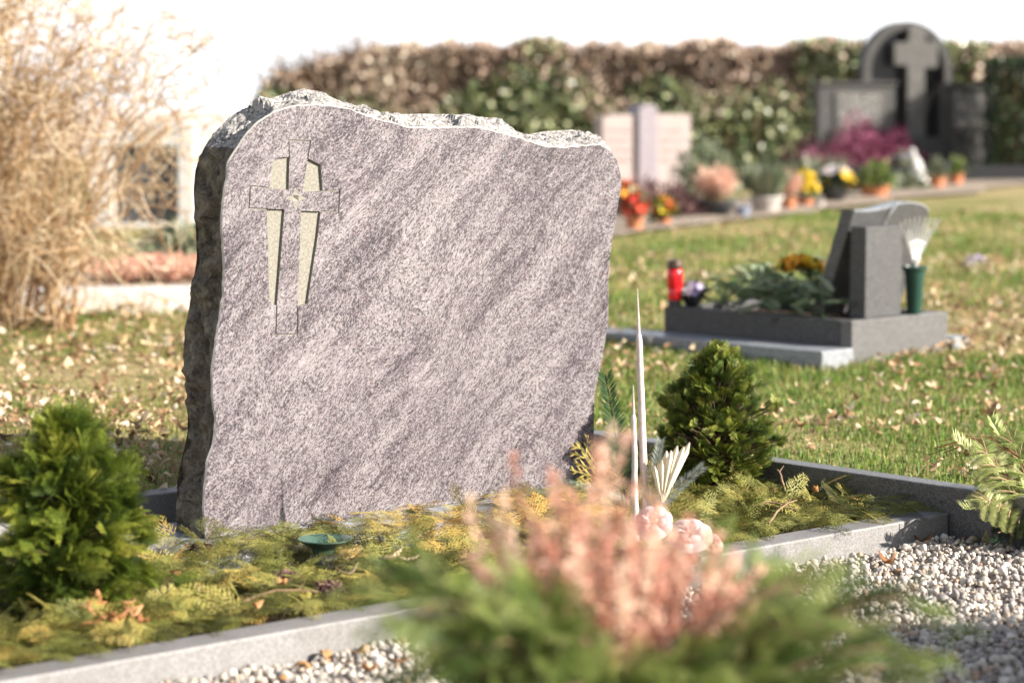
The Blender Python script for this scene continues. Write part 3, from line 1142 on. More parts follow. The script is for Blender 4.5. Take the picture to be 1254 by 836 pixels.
me.polygons.foreach_set('material_index', [2 if i < NL else 1 if i < nb else 0 for i in range(len(body.f))])
bm = bmesh.new()
bm.from_mesh(me)
bmesh.ops.remove_doubles(bm, verts=bm.verts, dist=0.00002)
bmesh.ops.recalc_face_normals(bm, faces=bm.faces)
bm.to_mesh(me)
bm.free()
stone_body = link('stone_body', me, [M['gneiss'], M['rock'], M['arris']], gs, local=True)
DEP = {1: 0.0056, 2: 0.0024}
fv, ff, fm = [], [], []
edge = {}
for f, k in zip(tris, cls):
    for a, b in ((f[0], f[1]), (f[1], f[2]), (f[2], f[0])):
        edge.setdefault((min(a, b), max(a, b)), []).append(k)
for f, k in zip(tris, cls):
    if k in (1, 2):
        b = len(fv)
        fv += [(cv[i][0], DEP[k], cv[i][1]) for i in f]
        ff.append((b, b + 1, b + 2))
        fm.append(0)
    elif k == 3:
        b = len(fv)
        fv += [(cv[i][0], 0.006 if np.linalg.norm(cv[i] - STC) < 1e-4 else 0.0, cv[i][1]) for i in f]
        ff.append((b, b + 1, b + 2))
        fm.append(0)
dk = lambda k: DEP.get(k, 0.0)
for (a, b), ks in edge.items():
    if len(ks) == 2 and dk(ks[0]) != dk(ks[1]):
        d0, d1 = min(map(dk, ks)), max(map(dk, ks))
        n0 = len(fv)
        fv += [(cv[a][0], d0, cv[a][1]), (cv[b][0], d0, cv[b][1]), (cv[b][0], d1, cv[b][1]), (cv[a][0], d1, cv[a][1])]
        ff.append((n0, n0 + 1, n0 + 2, n0 + 3))
        fm.append(0)
me = bpy.data.meshes.new('carved_cross')
me.from_pydata(fv, [], ff)
bm = bmesh.new()
bm.from_mesh(me)
bmesh.ops.remove_doubles(bm, verts=bm.verts, dist=0.00002)
bmesh.ops.recalc_face_normals(bm, faces=bm.faces)
bm.to_mesh(me)
bm.free()
cc = link('carved_cross', me, M['carve'], gs, local=True)
# ------------------------------------------------------------------ cut cypress clippings covering the bed
def bed_cover():
    n = 4700
    S = rng.uniform(-1.1, 1.27, n)
    Qq = rng.uniform(-0.25, 0.685, n)
    keep = ~((S > -0.04) & (S < 1.0) & (Qq < 0.045)) & ((Qq < .662) | (S > .45))                       # the stone stands here
    keep &= ~((S > 0.26) & (S < 0.66) & (Qq > 0.09) & (Qq < 0.185) & (rng.uniform(0, 1, n) < .8))  # a strip of bare plinth shows
    keep &= ~((S < 0.02) & (Qq < 0.08))
    keep &= ~((np.hypot(S - .0, Qq - .40) < .06) | (np.hypot(S + .02, Qq - .45) < .05))      # the vase stands clear
    S, Qq = S[keep], Qq[keep]
    P = pl(S, Qq, -0.02)
    P = P[in_view(P, 0.1)]
    n = len(P)
    d = P[:, :2] - O
    s, q = d @ U, d @ Q
    on_pl = (s > -.14) & (s < 1.16) & (q < 0.19)
    lay = rng.uniform(0, 1, n)
    mound = np.array([noise.noise(Vector((a * 7, b * 7, 0))) + .6 * noise.noise(Vector((a * 17, b * 17, 3))) for a, b in zip(s, q)])
    P[:, 2] = np.where(on_pl, 0.003, -0.018) + .030 * lay + 0.014 * mound
    P[:, 2] = np.where(q > 0.63, np.maximum(P[:, 2], 0.004), P[:, 2])
    az = rng.uniform(0, 2 * math.pi, n)
    X = np.column_stack([np.cos(az), np.sin(az), rng.normal(0.20, .33, n)])
    nearst = (q < .19) & (s < 1.05) & (s > -.1)
    X[nearst, 2] *= .35
    P[nearst, 2] = .004 + (P[nearst, 2] - .004).clip(0) * .45
    X[q > .60, 2] = np.abs(X[q > .60, 2]) * .3 + .08
    Z = unit(np.column_stack([rng.normal(0, .6, (n, 2)), np.ones(n)]))
    base = 0.44 + 0.20 * np.array([noise.noise(Vector((a * 5, b * 5, 7))) for a, b in zip(s, q)])
    base = np.where((s > 0.22) & (s < 0.75) & (q < 0.42), base + 0.30, base)  # drier, golden part in front of the stone
    base = np.where(s > 0.9, base - 0.06, base)
    t = base + rng.normal(0, .17, n)
    dead = rng.uniform(0, 1, n) < 0.13
    t = np.where(dead, .05, t)
    parts = []
    w = rng.integers(0, 5, n)
    size = rng.uniform(.045, .105, n) * np.where(np.hypot(s - .017, q - .362) < .12, .7, 1)
    for k in range(5):
        m = w == k
        V, F, T = BEDF[k]
        parts.append(scatter(V, F, P[m], X[m], Z[m], size[m], t[m], T))
    return join(parts)


V, F, T = bed_cover()
V[:, 2] = np.maximum(V[:, 2], -0.03)
tag(mesh_np('bed_clippings', V, F, M['bedgreen'], tint=T), 'yellow green cypress clippings laid over the whole grave bed', 'clippings', kind='stuff')


# ------------------------------------------------------------------ dwarf conifers
def conifer(name, label, base, prof, n_clump, per, spray, mat, gold, seed=1, rise=(10, 75), lump=.22, group='dwarf conifers on the grave bed', squash=1.0, lumpf=2.6, sprays=None):
    """crown of spray clumps over a lumpy profile [(height, radius), ...]"""
    g = np.random.default_rng(seed)
    root = empty(name, base, label, 'conifer', group)
    hs, rs = np.array(prof).T
    H = hs[-1]
    P, X, Z, S, T, tw = [], [], [], [], [], []
    for c in range(n_clump):
        u = g.uniform(0.03, 1.0) ** 0.9
        a = g.uniform(0, 2 * math.pi)
        rd = np.array((math.cos(a), math.sin(a), 0))
        R_ = np.interp(u * H, hs, rs) * (1 + lump * 1.6 * noise.noise(Vector((rd[0] * lumpf + seed, rd[1] * lumpf, u * 4))))
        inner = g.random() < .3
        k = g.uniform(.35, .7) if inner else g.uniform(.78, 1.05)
        el = math.radians(rise[0] + (rise[1] - rise[0]) * u ** 1.6 + g.normal(0, 12))
        d = rd * math.cos(el) + np.array((0, 0, math.sin(el)))
        tang = np.array((-math.sin(a), math.cos(a), 0))
        nrm = np.cross(d, tang) * g.choice((-1, 1))
        ctr = rd * max(0.004, R_ * k - spray * .55) + np.array((0, 0, u * H - spray * .35 * math.sin(el)))
        tw.append(np.array([np.array((0, 0, u * H * .55)), ctr * np.array((.5, .5, .85)), ctr + d * spray * .4]))
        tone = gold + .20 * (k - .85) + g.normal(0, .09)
        roll = g.uniform(-1.2, 1.2)
        for j in range(per):
            x = d + tang * g.normal(0, .45) + nrm * g.normal(0, .30)
            zz = nrm * math.cos(roll) + tang * math.sin(roll) + g.normal(0, .4, 3)
            P.append(ctr + g.normal(0, spray * .16, 3))
            X.append(x)
            Z.append(zz)
            S.append(spray * g.uniform(.65, 1.2))
            T.append(tone + g.normal(0, .05))
    P, X, Z, S, T = map(np.array, (P, X, Z, S, T))
    P = P + np.array(base)
    w = g.integers(0, 5, len(P))
    parts = []
    for k in range(5):
        m = w == k
        V, F, tt = (sprays or DENSE)[k]
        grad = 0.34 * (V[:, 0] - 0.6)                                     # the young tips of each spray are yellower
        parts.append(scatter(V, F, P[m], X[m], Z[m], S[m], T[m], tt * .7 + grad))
    V, F, T = join(parts)
    V[:, 2] = np.maximum(V[:, 2], base[2] + .004)
    mesh_np('foliage', V, F, mat, root, T)
    tw = np.array(tw) + np.array(base)
    V1, F1, _ = tubes(tw, np.tile(np.linspace(.0030, .0010, 3), (len(tw), 1)), 4)
    trunk = np.array([[np.array(base), np.array(base) + np.array((.004, 0, H * .5)), np.array(base) + np.array((0, 0, H * .9))]])
    V2, F2, _ = tubes(trunk, np.array([[.009, .006, .002]]), 7)
    V, F, _ = join([(V1, F1, np.zeros(len(V1))), (V2, F2, np.zeros(len(V2)))])
    mesh_np('stem', V, F, M['trunk'], root)
    return root


c1 = at(84, 752, -0.02)
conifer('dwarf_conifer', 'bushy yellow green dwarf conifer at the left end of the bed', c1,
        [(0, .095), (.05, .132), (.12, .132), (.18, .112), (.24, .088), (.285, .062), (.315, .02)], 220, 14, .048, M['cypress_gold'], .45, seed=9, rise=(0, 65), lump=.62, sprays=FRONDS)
c2 = at(879, 608, -0.02)
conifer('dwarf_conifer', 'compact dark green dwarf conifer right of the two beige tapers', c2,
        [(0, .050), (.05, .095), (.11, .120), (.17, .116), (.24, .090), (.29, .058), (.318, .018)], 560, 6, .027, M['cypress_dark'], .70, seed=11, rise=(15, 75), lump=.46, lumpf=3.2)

# ------------------------------------------------------------------ bits on the bed: leaves, sticks, dried heather
def single_leaf(p, size, yaw, label, group, tint=0.5, tmpl=1, tilt=(0.2, 0.1), mat='brownleaf'):
    V, F = LEAVES[tmpl]
    c, s = math.cos(yaw), math.sin(yaw)
    X = np.array([[c, s, tilt[0]]])
    Z = unit(np.array([[tilt[1], -tilt[1] * .6, 1.0]]))
    v, f, t = scatter(V, F, np.array([p]), X, Z, np.array([size]), np.array([tint]))
    o = mesh_np('fallen_leaf', v - np.array(p), f, M[mat], tint=t + rng.normal(0, .04, len(t)))
    md = o.modifiers.new('thick', 'SOLIDIFY')
    md.thickness = 0.0006
    o.location = [float(q) for q in p]
    return tag(o, label, 'leaf', group)


for k in range(16):
    p = at(96 + rng.uniform(0, 82), 752 + rng.uniform(-14, 14), 0.012 + rng.uniform(0, .02))
    single_leaf(p, rng.uniform(.024, .042), rng.uniform(0, 6.3), 'russet dead leaf in the heap at the foot of the left conifer', 'dead leaves heaped under the left conifer',
                rng.uniform(.2, 1), int(rng.integers(0, 5)), (rng.uniform(-.15, .25), rng.uniform(-.7, .7)))
for k, (x, y) in enumerate([(960, 668), (985, 662), (1008, 655), (1048, 655), (1095, 640), (1150, 645), (1165, 648), (1185, 660), (1205, 655), (1000, 700), (1075, 690), (1120, 665), (1215, 640), (1182, 636)]):
    p = at(x, y, -0.048)
    single_leaf(p, rng.uniform(.026, .045), rng.uniform(0, 6.3), 'orange brown dead leaf on the gravel by the kerbs', 'dead leaves on the gravel', rng.uniform(.3, 1), int(rng.integers(0, 5)), (rng.uniform(-.1, .15), rng.uniform(-.5, .5)))
for k, (x, y) in enumerate([(385, 818), (404, 806), (428, 803), (462, 822), (350, 830), (480, 812)]):
    p = at(x, y, -0.047)
    single_leaf(p, rng.uniform(.022, .036), rng.uniform(0, 6.3), 'orange dead leaf on the gravel strip below the front kerb', 'dead leaves under the front kerb', rng.uniform(.4, 1), int(rng.integers(0, 5)), (rng.uniform(-.1, .3), rng.uniform(-.3, .3)))
for k, (x, y) in enumerate([(952, 598), (966, 590), (1000, 602), (1020, 596), (1042, 612), (930, 605)]):
    p = at(x, y, 0.012)
    single_leaf(p, rng.uniform(.024, .04), rng.uniform(0, 6.3), 'brown dead leaf on the clippings by the raised kerb', 'dead leaves in the right corner of the bed', rng.uniform(.1, .8), int(rng.integers(0, 5)), (rng.uniform(-.1, .2), rng.uniform(-.5, .5)))
single_leaf(at(466, 692, .018), .052, .5, 'large pale curled leaf right of the green vase', None, .72, 0, (.30, -.6), 'litter')
single_leaf(at(488, 688, .016), .04, -.2, 'flat tan leaf in front of the pale curled leaf', None, .75, 0, (.1, .3), 'litter')
single_leaf(at(412, 706, .018), .04, .3, 'pinkish tan leaf just below the green vase', None, .7, 1, (.1, -.2), 'litter')
single_leaf(at(118, 690, .06), .036, .9, 'brown leaf caught low in the left conifer', None, .5, 3, (.9, .2))
for x, y, lb in ((221, 700, 'small orange leaf left of the dried heather clump'), (318, 742, 'orange brown leaf on the clippings near the front kerb'), (340, 715, 'russet leaf on the clippings in front of the vase')):
    single_leaf(at(x, y, .02), .028, rng.uniform(0, 6), lb, None, rng.uniform(.4, .9), int(rng.integers(0, 4)), (.1, .5))


def stick(a, b, r, label, sag=0.01):
    a, b = np.array(a), np.array(b)
    P = np.array([a + (b - a) * t + np.array((0, 0, sag * math.sin(math.pi * t))) + np.array([.003 * noise.noise(Vector((t * 4, a[0] * 9, k))) for k in range(3)]) for t in np.linspace(0, 1, 8)])
    mb = MB()
    mb.tube(P, np.linspace(r, r * .5, 8), 6)
    mb.tube([P[5], P[5] + np.array((.01, .008, .012))], [r * .5, r * .25], 5)
    return tag(mb.build('dry_twig', M['twig']), label, 'twig')


stick(at(942, 640, .02), at(975, 612, .03), .0022, 'bare pale twig leaning over the clippings at the right corner')
stick(at(925, 618, .03), at(975, 624, .02), .0025, 'short thick twig lying flat right of the dark conifer')
stick(at(1156, 632, -.045), at(1152, 614, .03), .002, 'thin brown stem standing up against the raised kerb')
stick(at(960, 600, .01), at(952, 575, .05), .003, 'curved orange brown twig in front of the raised kerb')
stick(at(300, 735, .02), at(390, 724, .025), .002, 'long thin twig on the clippings below the vase')


def dried_heather(p, r, n, label):
    root = empty('dried_heather', p, label, 'heather', 'clumps of dried heather on the bed')
    d = rand_dirs(n)
    d[:, 2] = np.abs(d[:, 2])
    B = d * (r * rng.uniform(.3, 1, n) ** .6)[:, None] * np.array((1, 1, .55))
    V, F, T = scatter(*LEAVES[3], B, rand_dirs(n), rand_dirs(n), rng.uniform(.006, .012, n), rng.uniform(0, 1, n))
    mesh_np('blooms', V, F, M['heather_dead'], root, T, local=True)
    az = rng.uniform(0, 6.28, 14)
    A = np.zeros((14, 3))
    E_ = np.column_stack([np.cos(az) * r * .8, np.sin(az) * r * .8, rng.uniform(.3, .6, 14) * r])
    V, F, _ = tubes(np.stack([A, E_ * .5 + np.array((0, 0, r * .15)), E_], 1), np.full((14, 3), .0009), 3)
    mesh_np('stems', V, F, M['twig'], root, local=True)


for x, y, r, lb in ((222, 728, .040, 'wide purple brown clump of dried heather right of the left conifer'), (246, 676, .032, 'dried heather tuft close under the left foot of the gravestone'),
                    (352, 712, .030, 'small dark dried heather clump left of the green vase'), (404, 722, .026, 'dried heather clump below the green vase'),
                    (1018, 590, .034, 'dark dried heather in the far right corner of the bed'), (190, 722, .028, 'little dried heather tuft nearest the left conifer')):
    dried_heather(at(x, y, 0.004), r, 130, lb)

# ------------------------------------------------------------------ green grave vase sunk in the bed
vp = at(398, 697, -0.025)
root = empty('grave_vase', vp, 'empty green flared grave vase sunk among the clippings in front of the stone', 'vase')
mb = MB().lathe([(.016, 0), (.021, .012), (.0225, .026), (.0205, .029)])
mb.build('vase_neck', M['vase_grey'], root, smooth=True, local=True)
cup = MB().lathe([(.0222, .0295), (.0235, .036), (.027, .042), (.034, .046), (.0465, .0535), (.049, .0555), (.049, .0575), (.046, .0565), (.034, .0500), (.024, .045), (.018, .032), (.004, .030)], n=40)
cup.build('vase_rim', M['vase_green'], root, smooth=True, local=True)
V, F, T = FRONDS[1]
v, f, t = scatter(V, F, np.array([[.024, -.03, .012]]), np.array([[.7, .35, .65]]), np.array([[.2, -.8, .5]]), np.array([.06]), np.array([.1]), T)
tag(mesh_np('dry_cypress_sprig', v + vp, f, M['litter'], tint=t + .4), 'pale withered cypress sprig leaning on the green vase', 'sprig')

# ------------------------------------------------------------------ arrangement right of the stone: fir, tapers, palm, roses
def fir_twig(base, tip, size_mul, label, mat='fir', tint=.55, up=(0, -1, .3), name='fir_twig', group=None, tm=0, curve=1.0):
    base, tip = np.array(base), np.array(tip)
    L = np.linalg.norm(tip - base)
    V, F, T = FIRS[tm]
    v, f, t = scatter(V, F, base[None], (tip - base)[None] + np.array([[0, 0, .2 * L]]) * curve, np.array([up], float), np.array([[L, L * size_mul, L * size_mul * curve]]), np.array([tint]), T)
    t = t + np.repeat(rng.normal(0, .1, len(t) // 4), 4)
    return tag(mesh_np(name, v, f, M[mat], tint=t), label, 'twig', group)


ab = at(785, 671, 0.0)
ab_y = ab[1]
fir_twig(at_depth(768, 625, ab_y), at_depth(741, 460, ab_y), .85, 'dark green fir twig standing upright beside the right edge of the stone', tm=1, up=(0.1, -1, .05), curve=.4)
fir_twig(at_depth(772, 620, ab_y - .03), at_depth(684, 598, ab_y - .06), .8, 'dark fir twig lying low to the left of the tapers', tint=.45, up=(0, -.6, .8), tm=2)
fir_twig(at_depth(790, 632, ab_y - .02), at_depth(868, 580, ab_y - .02), .9, 'frosted silvery twig to the right of the palm leaf', 'silverfir', .6, up=(0, -1, .5))
fir_twig(at_depth(790, 632, ab_y + .02), at_depth(812, 540, ab_y + .02), .9, 'pale silver twig behind the tapers', 'silverfir', .75, up=(0, -1, .5), tm=1)
V, F, T = FRONDS[2]
for (b, tpx), lb, tn, sz in ((((762, 630), (712, 552)), 'golden cypress sprig left of the upright fir twig', .74, .125), (((790, 640), (800, 575)), 'yellow cypress sprig between the tapers and the palm leaf', .82, .10),
                             (((800, 650), (856, 628)), 'yellow green cypress sprig under the palm leaf', .6, .09)):
    A, B = at_depth(*b, ab_y), at_depth(*tpx, ab_y - .03)
    v, f, t = scatter(V, F, A[None], (B - A)[None] + np.array([[0, 0, .02]]), np.array([[.1, -1, .35]]), np.array([np.linalg.norm(B - A) * 1.05]), np.array([tn]), T)
    tag(mesh_np('cypress_sprig', v, f, M['bedgreen'], tint=t), lb, 'sprig')


def taper(px0, py0, px1, py1, pymid, r0, r1, label, dy=0.0):
    a, m, b = at_depth(px0, py0, ab_y + dy), None, at_depth(px1, py1, ab_y + dy)
    u = (py0 - pymid) / (py0 - py1)
    root = empty('taper', a, label, 'taper', 'pair of pointed tapers')
    k = np.r_[np.linspace(0, u - .03, 40), u - .018, u - .006, u]
    wob_ = np.array([[.0009 * noise.noise(Vector((t * 5, px0, 1))), .0009 * noise.noise(Vector((t * 5, px0, 4))), 0] for t in k])
    P = a + (b - a) * k[:, None] + wob_
    rr_ = r0 * np.linspace(1, .74, 40) * (1 + .05 * np.sin(np.arange(40) * 1.35))
    mb = MB().tube(P, np.r_[rr_, r0 * .68, r0 * .55, r0 * .40], 14)
    mb.build('shaft', M['candle'], root, smooth=True)
    k = np.linspace(u - .005, 1, 12)
    P = a + (b - a) * k[:, None]
    MB().tube(P, np.linspace(r1, .0006, 12), 8).build('pointed_tip', M['candle'], root, smooth=True)


taper(791, 655, 780.5, 353, 408, .0078, .0029, 'taller beige taper with a long needle tip, between the fir twig and the dark conifer')
taper(778.5, 662, 775.5, 471, 507, .0066, .0024, 'shorter beige taper in front of the taller one', -.02)

# ribbed cream palm leaf
pa0 = at_depth(811, 618, ab_y - .02)
root = empty('palm_leaf', pa0, 'cream dried palm leaf with pleats beside the two tapers', 'palm leaf')
for k in range(8):
    a = math.radians(66 + 5.0 * k + rng.uniform(-1.2, 1.2))
    L = .128 * (1 - .062 * k) * rng.uniform(.93, 1.04)
    d = np.array((math.cos(a), .10 * (-1) ** k, math.sin(a)))
    B = np.array((0, .004 * (k % 2), 0))
    vs = []
    for u, w in ((0, .0018), (.45, .0045), (.85, .0065), (1, .001)):
        c = B + d * L * u
        sd = np.array((math.sin(a), 0, -math.cos(a))) * w
        vs += [c - sd + np.array((0, .003, 0)), c + np.array((0, -.002, 0)), c + sd + np.array((0, .003, 0)), c + np.array((0, .005, 0))]
    fs = []
    for j in range(3):
        for i in range(4):
            fs.append((j * 4 + i, j * 4 + (i + 1) % 4, j * 4 + 4 + (i + 1) % 4, j * 4 + 4 + i))
    fs += [(3, 2, 1, 0), (12, 13, 14, 15)]
    MB().add(vs, fs).build('pleat', M['cream'], root, local=True)


def rose(c, r, mat, label, name='rose', lean=(0, -.6, .8), rings=((.35, 4, 1.35), (.65, 6, .9), (.95, 8, .45))):
    root = empty(name, c, label, 'rose', 'artificial roses in front of the tapers')
    ax = Vector(lean).normalized()
    rot = ax.to_track_quat('Z', 'Y').to_matrix()
    Vs, Fs, Ts = [], [], []
    off = 0
    for rr_, n, up in rings:
        for i in range(n):
            a = 2 * math.pi * i / n + rr_ * 3
            for iu in range(6):
                for iv in range(5):
                    u, v = iu / 5, (iv / 4 - .5) * 1.25
                    rad = r * rr_ * (0.12 + u * (1 - .15 * v * v))
                    x, y = rad * math.cos(a + v * .62), rad * math.sin(a + v * .62)
                    z = r * (up * (u ** .7) * .75 - .35 * (u ** 4) - .12 * v * v)
                    Vs.append(tuple(rot @ Vector((x, y, z))))
            for iu in range(5):
                for iv in range(4):
                    q = off + iu * 5 + iv
                    Fs.append((q, q + 1, q + 6, q + 5))
            Ts += [random.uniform(0, 1)] * 30
            off += 30
    mesh_np('petals', np.array(Vs), np.array(Fs), M[mat], root, np.array(Ts), smooth=True, local=True)
    MB().lathe([(r * .1, -r * .5), (r * .25, -r * .25), (r * .2, 0)], n=10, tilt=rot).build('calyx', M['green_plastic'], root, local=True)


rose(at_depth(800, 640, ab_y - .12), .034, 'pink_petal', 'pink artificial rose, left of the whiter one, behind the heather', lean=(-.2, -.8, .6))
rose(at_depth(845, 655, ab_y - .12), .040, 'white_petal', 'large white artificial rose behind the heather')
rose(at_depth(872, 664, ab_y - .10), .022, 'pink_petal', 'small pink artificial rose at the right end of the white rose', lean=(.4, -.6, .6))
# ------------------------------------------------------------------ planted bowl in the foreground (blurred)
fy = 2.5
fb = np.array((at_depth(745, 836, fy)[0], fy, -0.06))
root = empty('planter_bowl', fb, 'foreground bowl holding the salmon heather and green shrubs', 'planter')
MB().lathe([(.09, 0), (.10, .012), (.10, .06), (.145, .15), (.175, .225), (.185, .232), (.185, .246), (.172, .246), (.16, .225), (.02, .220)], n=44).build('bowl', M['kerb_dark'], root, smooth=True, local=True)
MB().lathe([(.158, .222), (.12, .232), (.02, .238)], n=30).build('potting_soil', M['soil'], root, smooth=True, local=True)
TOP = 0.172


def heather_spikes(name, label, c, n, rx, ry, h, mat, stems='twig', cat='heather', group=None, fl=.007, lean=.35, per=70, hmin=.6, bare=.35):
    root = empty(name, c, label, cat, group)
    az = rng.uniform(0, 2 * math.pi, n)
    k = np.sqrt(rng.uniform(0, 1, n))
    B = np.column_stack([np.cos(az) * k * rx * .35, np.sin(az) * k * ry * .35, np.zeros(n)])
    H = h * rng.uniform(hmin, 1, n) * (1 - .28 * k ** 2)
    E_ = np.column_stack([np.cos(az) * k * rx, np.sin(az) * k * ry, H])
    ts = np.linspace(0, 1, 7)
    P = B[:, None] + (E_ - B)[:, None] * ts[None, :, None]
    P[:, :, :2] += (.02 * lean * np.sin(ts * math.pi))[None, :, None] * rng.normal(0, 1, (n, 1, 2))
    V, F, w = tubes(P, np.tile(np.linspace(.0016, .0006, 7), (n, 1)), 3)
    mesh_np('stems', V, F, M[stems], root, local=True)
    u = bare + (1 - bare) * rng.uniform(0, 1, (n, per)) ** .85
    i0 = np.clip((u * 6).astype(int), 0, 5)
    fr = u * 6 - i0
    ar = np.arange(n)[:, None]
    C0 = P[ar, i0] * (1 - fr[..., None]) + P[ar, i0 + 1] * fr[..., None]
    thick = fl * 1.15 * (1.15 - u * .75)
    C0 = C0 + rand_dirs(n * per).reshape(n, per, 3) * thick[..., None]
    C0 = C0.reshape(-1, 3)
    N = len(C0)
    tone = np.repeat(rng.uniform(.15, .85, n), per) + rng.normal(0, .16, N)
    X = rand_dirs(N)
    X[:, 2] = np.abs(X[:, 2]) * .8 + .1
    V, F, T = scatter(*leaf_template(0, .6, 0, 2), C0, X, rand_dirs(N), fl * rng.uniform(.8, 1.3, N), tone)
    mesh_np('blooms', V, F, M[mat], root, T, local=True)
    return root


hc = at_depth(748, 850, fy) + np.array((0, 0, -.03))
hc[2] = TOP
heather_spikes('heather', 'salmon pink faded heather standing in the middle of the foreground bowl', hc, 125, .165, .10, .240, 'heather_pink', fl=.0080, per=170, bare=.10, lean=.25, hmin=.42)
# taller outlying spikes
hs2 = heather_spikes('heather', 'pale single heather spikes rising left of the main salmon clump', hc + np.array((-.035, .02, 0)), 16, .15, .06, .315, 'heather_pink', fl=.0082, per=110, hmin=.72, bare=.40, lean=.7)


M['fg_green'] = foliage('feathery green sprays', [(0, (0.05, 0.04, 0.015)), (0.2, (0.025, 0.05, 0.012)), (0.48, (0.09, 0.145, 0.028)), (0.74, (0.25, 0.31, 0.075)), (1, (0.52, 0.52, 0.22))], .45, .35, .35)


def spray_shrub(name, label, c, stems, size, tone, per=9, cat='shrub'):
    """low conifer: arching stems set with feathery sprays"""
    root = empty(name, c, label, cat)
    n = len(stems)
    ts = np.linspace(0, 1, 9)
    P = np.array([np.column_stack([np.cos(az) * L * ts, np.sin(az) * L * ts, rise * np.sin(ts * math.pi * .6)]) for az, L, rise in stems])
    V, F, _ = tubes(P, np.tile(np.linspace(.0028, .001, 9), (n, 1)), 5)
    mesh_np('stems', V, F, M['twig'], root, local=True)
    u = np.clip(np.tile(np.linspace(.2, .97, per), (n, 1)) + rng.normal(0, .03, (n, per)), 0, .99)
    i0 = (u * 8).astype(int)
    fr = u * 8 - i0
    ar = np.arange(n)[:, None]
    C0 = (P[ar, i0] * (1 - fr[..., None]) + P[ar, i0 + 1] * fr[..., None]).reshape(-1, 3)
    D0 = unit(P[ar, i0 + 1] - P[ar, i0]).reshape(-1, 3)
    N = len(C0)
    X = D0 + rng.normal(0, .42, (N, 3)) + np.array((0, 0, .30))
    Z = np.array((0, 0, 1.0)) + rng.normal(0, .55, (N, 3))
    S = size * rng.uniform(.65, 1.25, N)
    T0 = np.repeat(rng.normal(tone, .12, n), per) + rng.normal(0, .08, N)
    w = rng.integers(0, 5, N)
    parts = []
    for k in range(5):
        m = w == k
        V, F, tt = BEDF[k]
        parts.append(scatter(V, F, C0[m], X[m], Z[m], S[m], T0[m], tt + .3 * (V[:, 0] - .5)))
    V, F, T = join(parts)
    mesh_np('sprays', V, F, M['fg_green'], root, T, local=True)
    return root


def stems_fan(n, a0, a1, L0, L1, r0, r1):
    return [(math.radians(rng.uniform(a0, a1)), rng.uniform(L0, L1), rng.uniform(r0, r1)) for _ in range(n)]


spray_shrub('low_conifer', 'feathery green low conifer spilling over the left side of the foreground bowl', np.array((fb[0] - .06, fy - .02, TOP)), stems_fan(46, 95, 280, .06, .20, .03, .15), .062, .52)
spray_shrub('low_conifer', 'feathery green low conifer spilling over the right side of the foreground bowl', np.array((fb[0] + .10, fy - .02, TOP)), stems_fan(48, -100, 90, .06, .24, .03, .14), .062, .52)
spray_shrub('low_conifer', 'low green sprays along the front rim of the foreground bowl', np.array((fb[0] + .02, fy - .09, TOP)), stems_fan(34, 180, 360, .04, .16, .02, .085), .058, .5)


def juniper(name, label, base, tip, n, mat, tone, spread, size, cat='branch', droop=.02):
    """a flat conifer branch: wood plus short needle twigs"""
    base, tip = np.array(base), np.array(tip)
    root = empty(name, base, label, cat)
    ts = np.linspace(0, 1, 10)
    P = base + (tip - base) * ts[:, None]
    P[:, 2] += droop * np.sin(ts * math.pi)
    MB().tube(P, np.linspace(.004, .0012, 10), 6).build('wood', M['twig'], root)
    u = rng.uniform(.12, 1, n)
    i0 = np.clip((u * 9).astype(int), 0, 8)
    fr = (u * 9 - i0)[:, None]
    C0 = P[i0] * (1 - fr) + P[i0 + 1] * fr
    d = unit(tip - base)
    side = unit(np.cross(d, (0, 0, 1.0)))
    sg = rng.choice((-1, 1), n)
    X = d * .9 + side * (sg * rng.uniform(.3, 1, n) * spread)[:, None] + np.column_stack([np.zeros((n, 2)), rng.normal(.1, .35, n)])
    w = rng.integers(0, 3, n)
    parts = []
    S = size * (1.1 - .6 * u) * rng.uniform(.7, 1.2, n)
    Z = np.array((0, 0, 1.0)) + rng.normal(0, .3, (n, 3))
    for k in range(3):
        m = w == k
        V, F, T = FIRS[k]
        parts.append(scatter(V, F, C0[m], X[m], Z[m], S[m], rng.normal(tone, .12, m.sum()), T))
    V, F, T = join(parts)
    mesh_np('needles', V, F, M[mat], root, T)
    return root


M['juniper'] = foliage('juniper needles', [(0, (0.06, 0.04, 0.02)), (0.35, (0.035, 0.075, 0.016)), (0.7, (0.10, 0.17, 0.035)), (1, (0.26, 0.30, 0.09))], .5, .3, .2)
jb = np.array((fb[0] + .09, fy - .05, TOP + .02))
juniper('juniper_branch', 'long green branch reaching far right over the gravel from the bowl', jb, at_depth(1125, 718, fy - .05), 34, 'juniper', .58, .45, .062)
juniper('juniper_branch', 'lower pale tipped branch at the right end of the bowl planting', jb + np.array((0, -.05, -.01)), at_depth(1085, 790, fy - .12), 32, 'juniper', .68, .5, .06)
juniper('juniper_branch', 'green branch reaching out over the front kerb at the left of the bowl', np.array((fb[0] - .05, fy, TOP + .03)), at_depth(470, 700, fy), 36, 'juniper', .5, .5, .062)
juniper('juniper_branch', 'lowest green branch hanging left out of the bowl', np.array((fb[0] - .05, fy - .05, TOP + .02)), at_depth(478, 770, fy - .05), 32, 'juniper', .66, .5, .058)
MB_ = MB().tube(np.array([at_depth(770, 815, fy - .12), at_depth(850, 770, fy - .13), at_depth(930, 728, fy - .13), at_depth(985, 700, fy - .12)]), [.0035, .003, .0026, .0016], 7)
MB_.tube(np.array([at_depth(930, 728, fy - .13), at_depth(975, 724, fy - .13)]), [.002, .001], 6)
tag(MB_.build('bare_branch', M['trunk']), 'dark bare branch slanting through the right shrub of the bowl', 'branch')

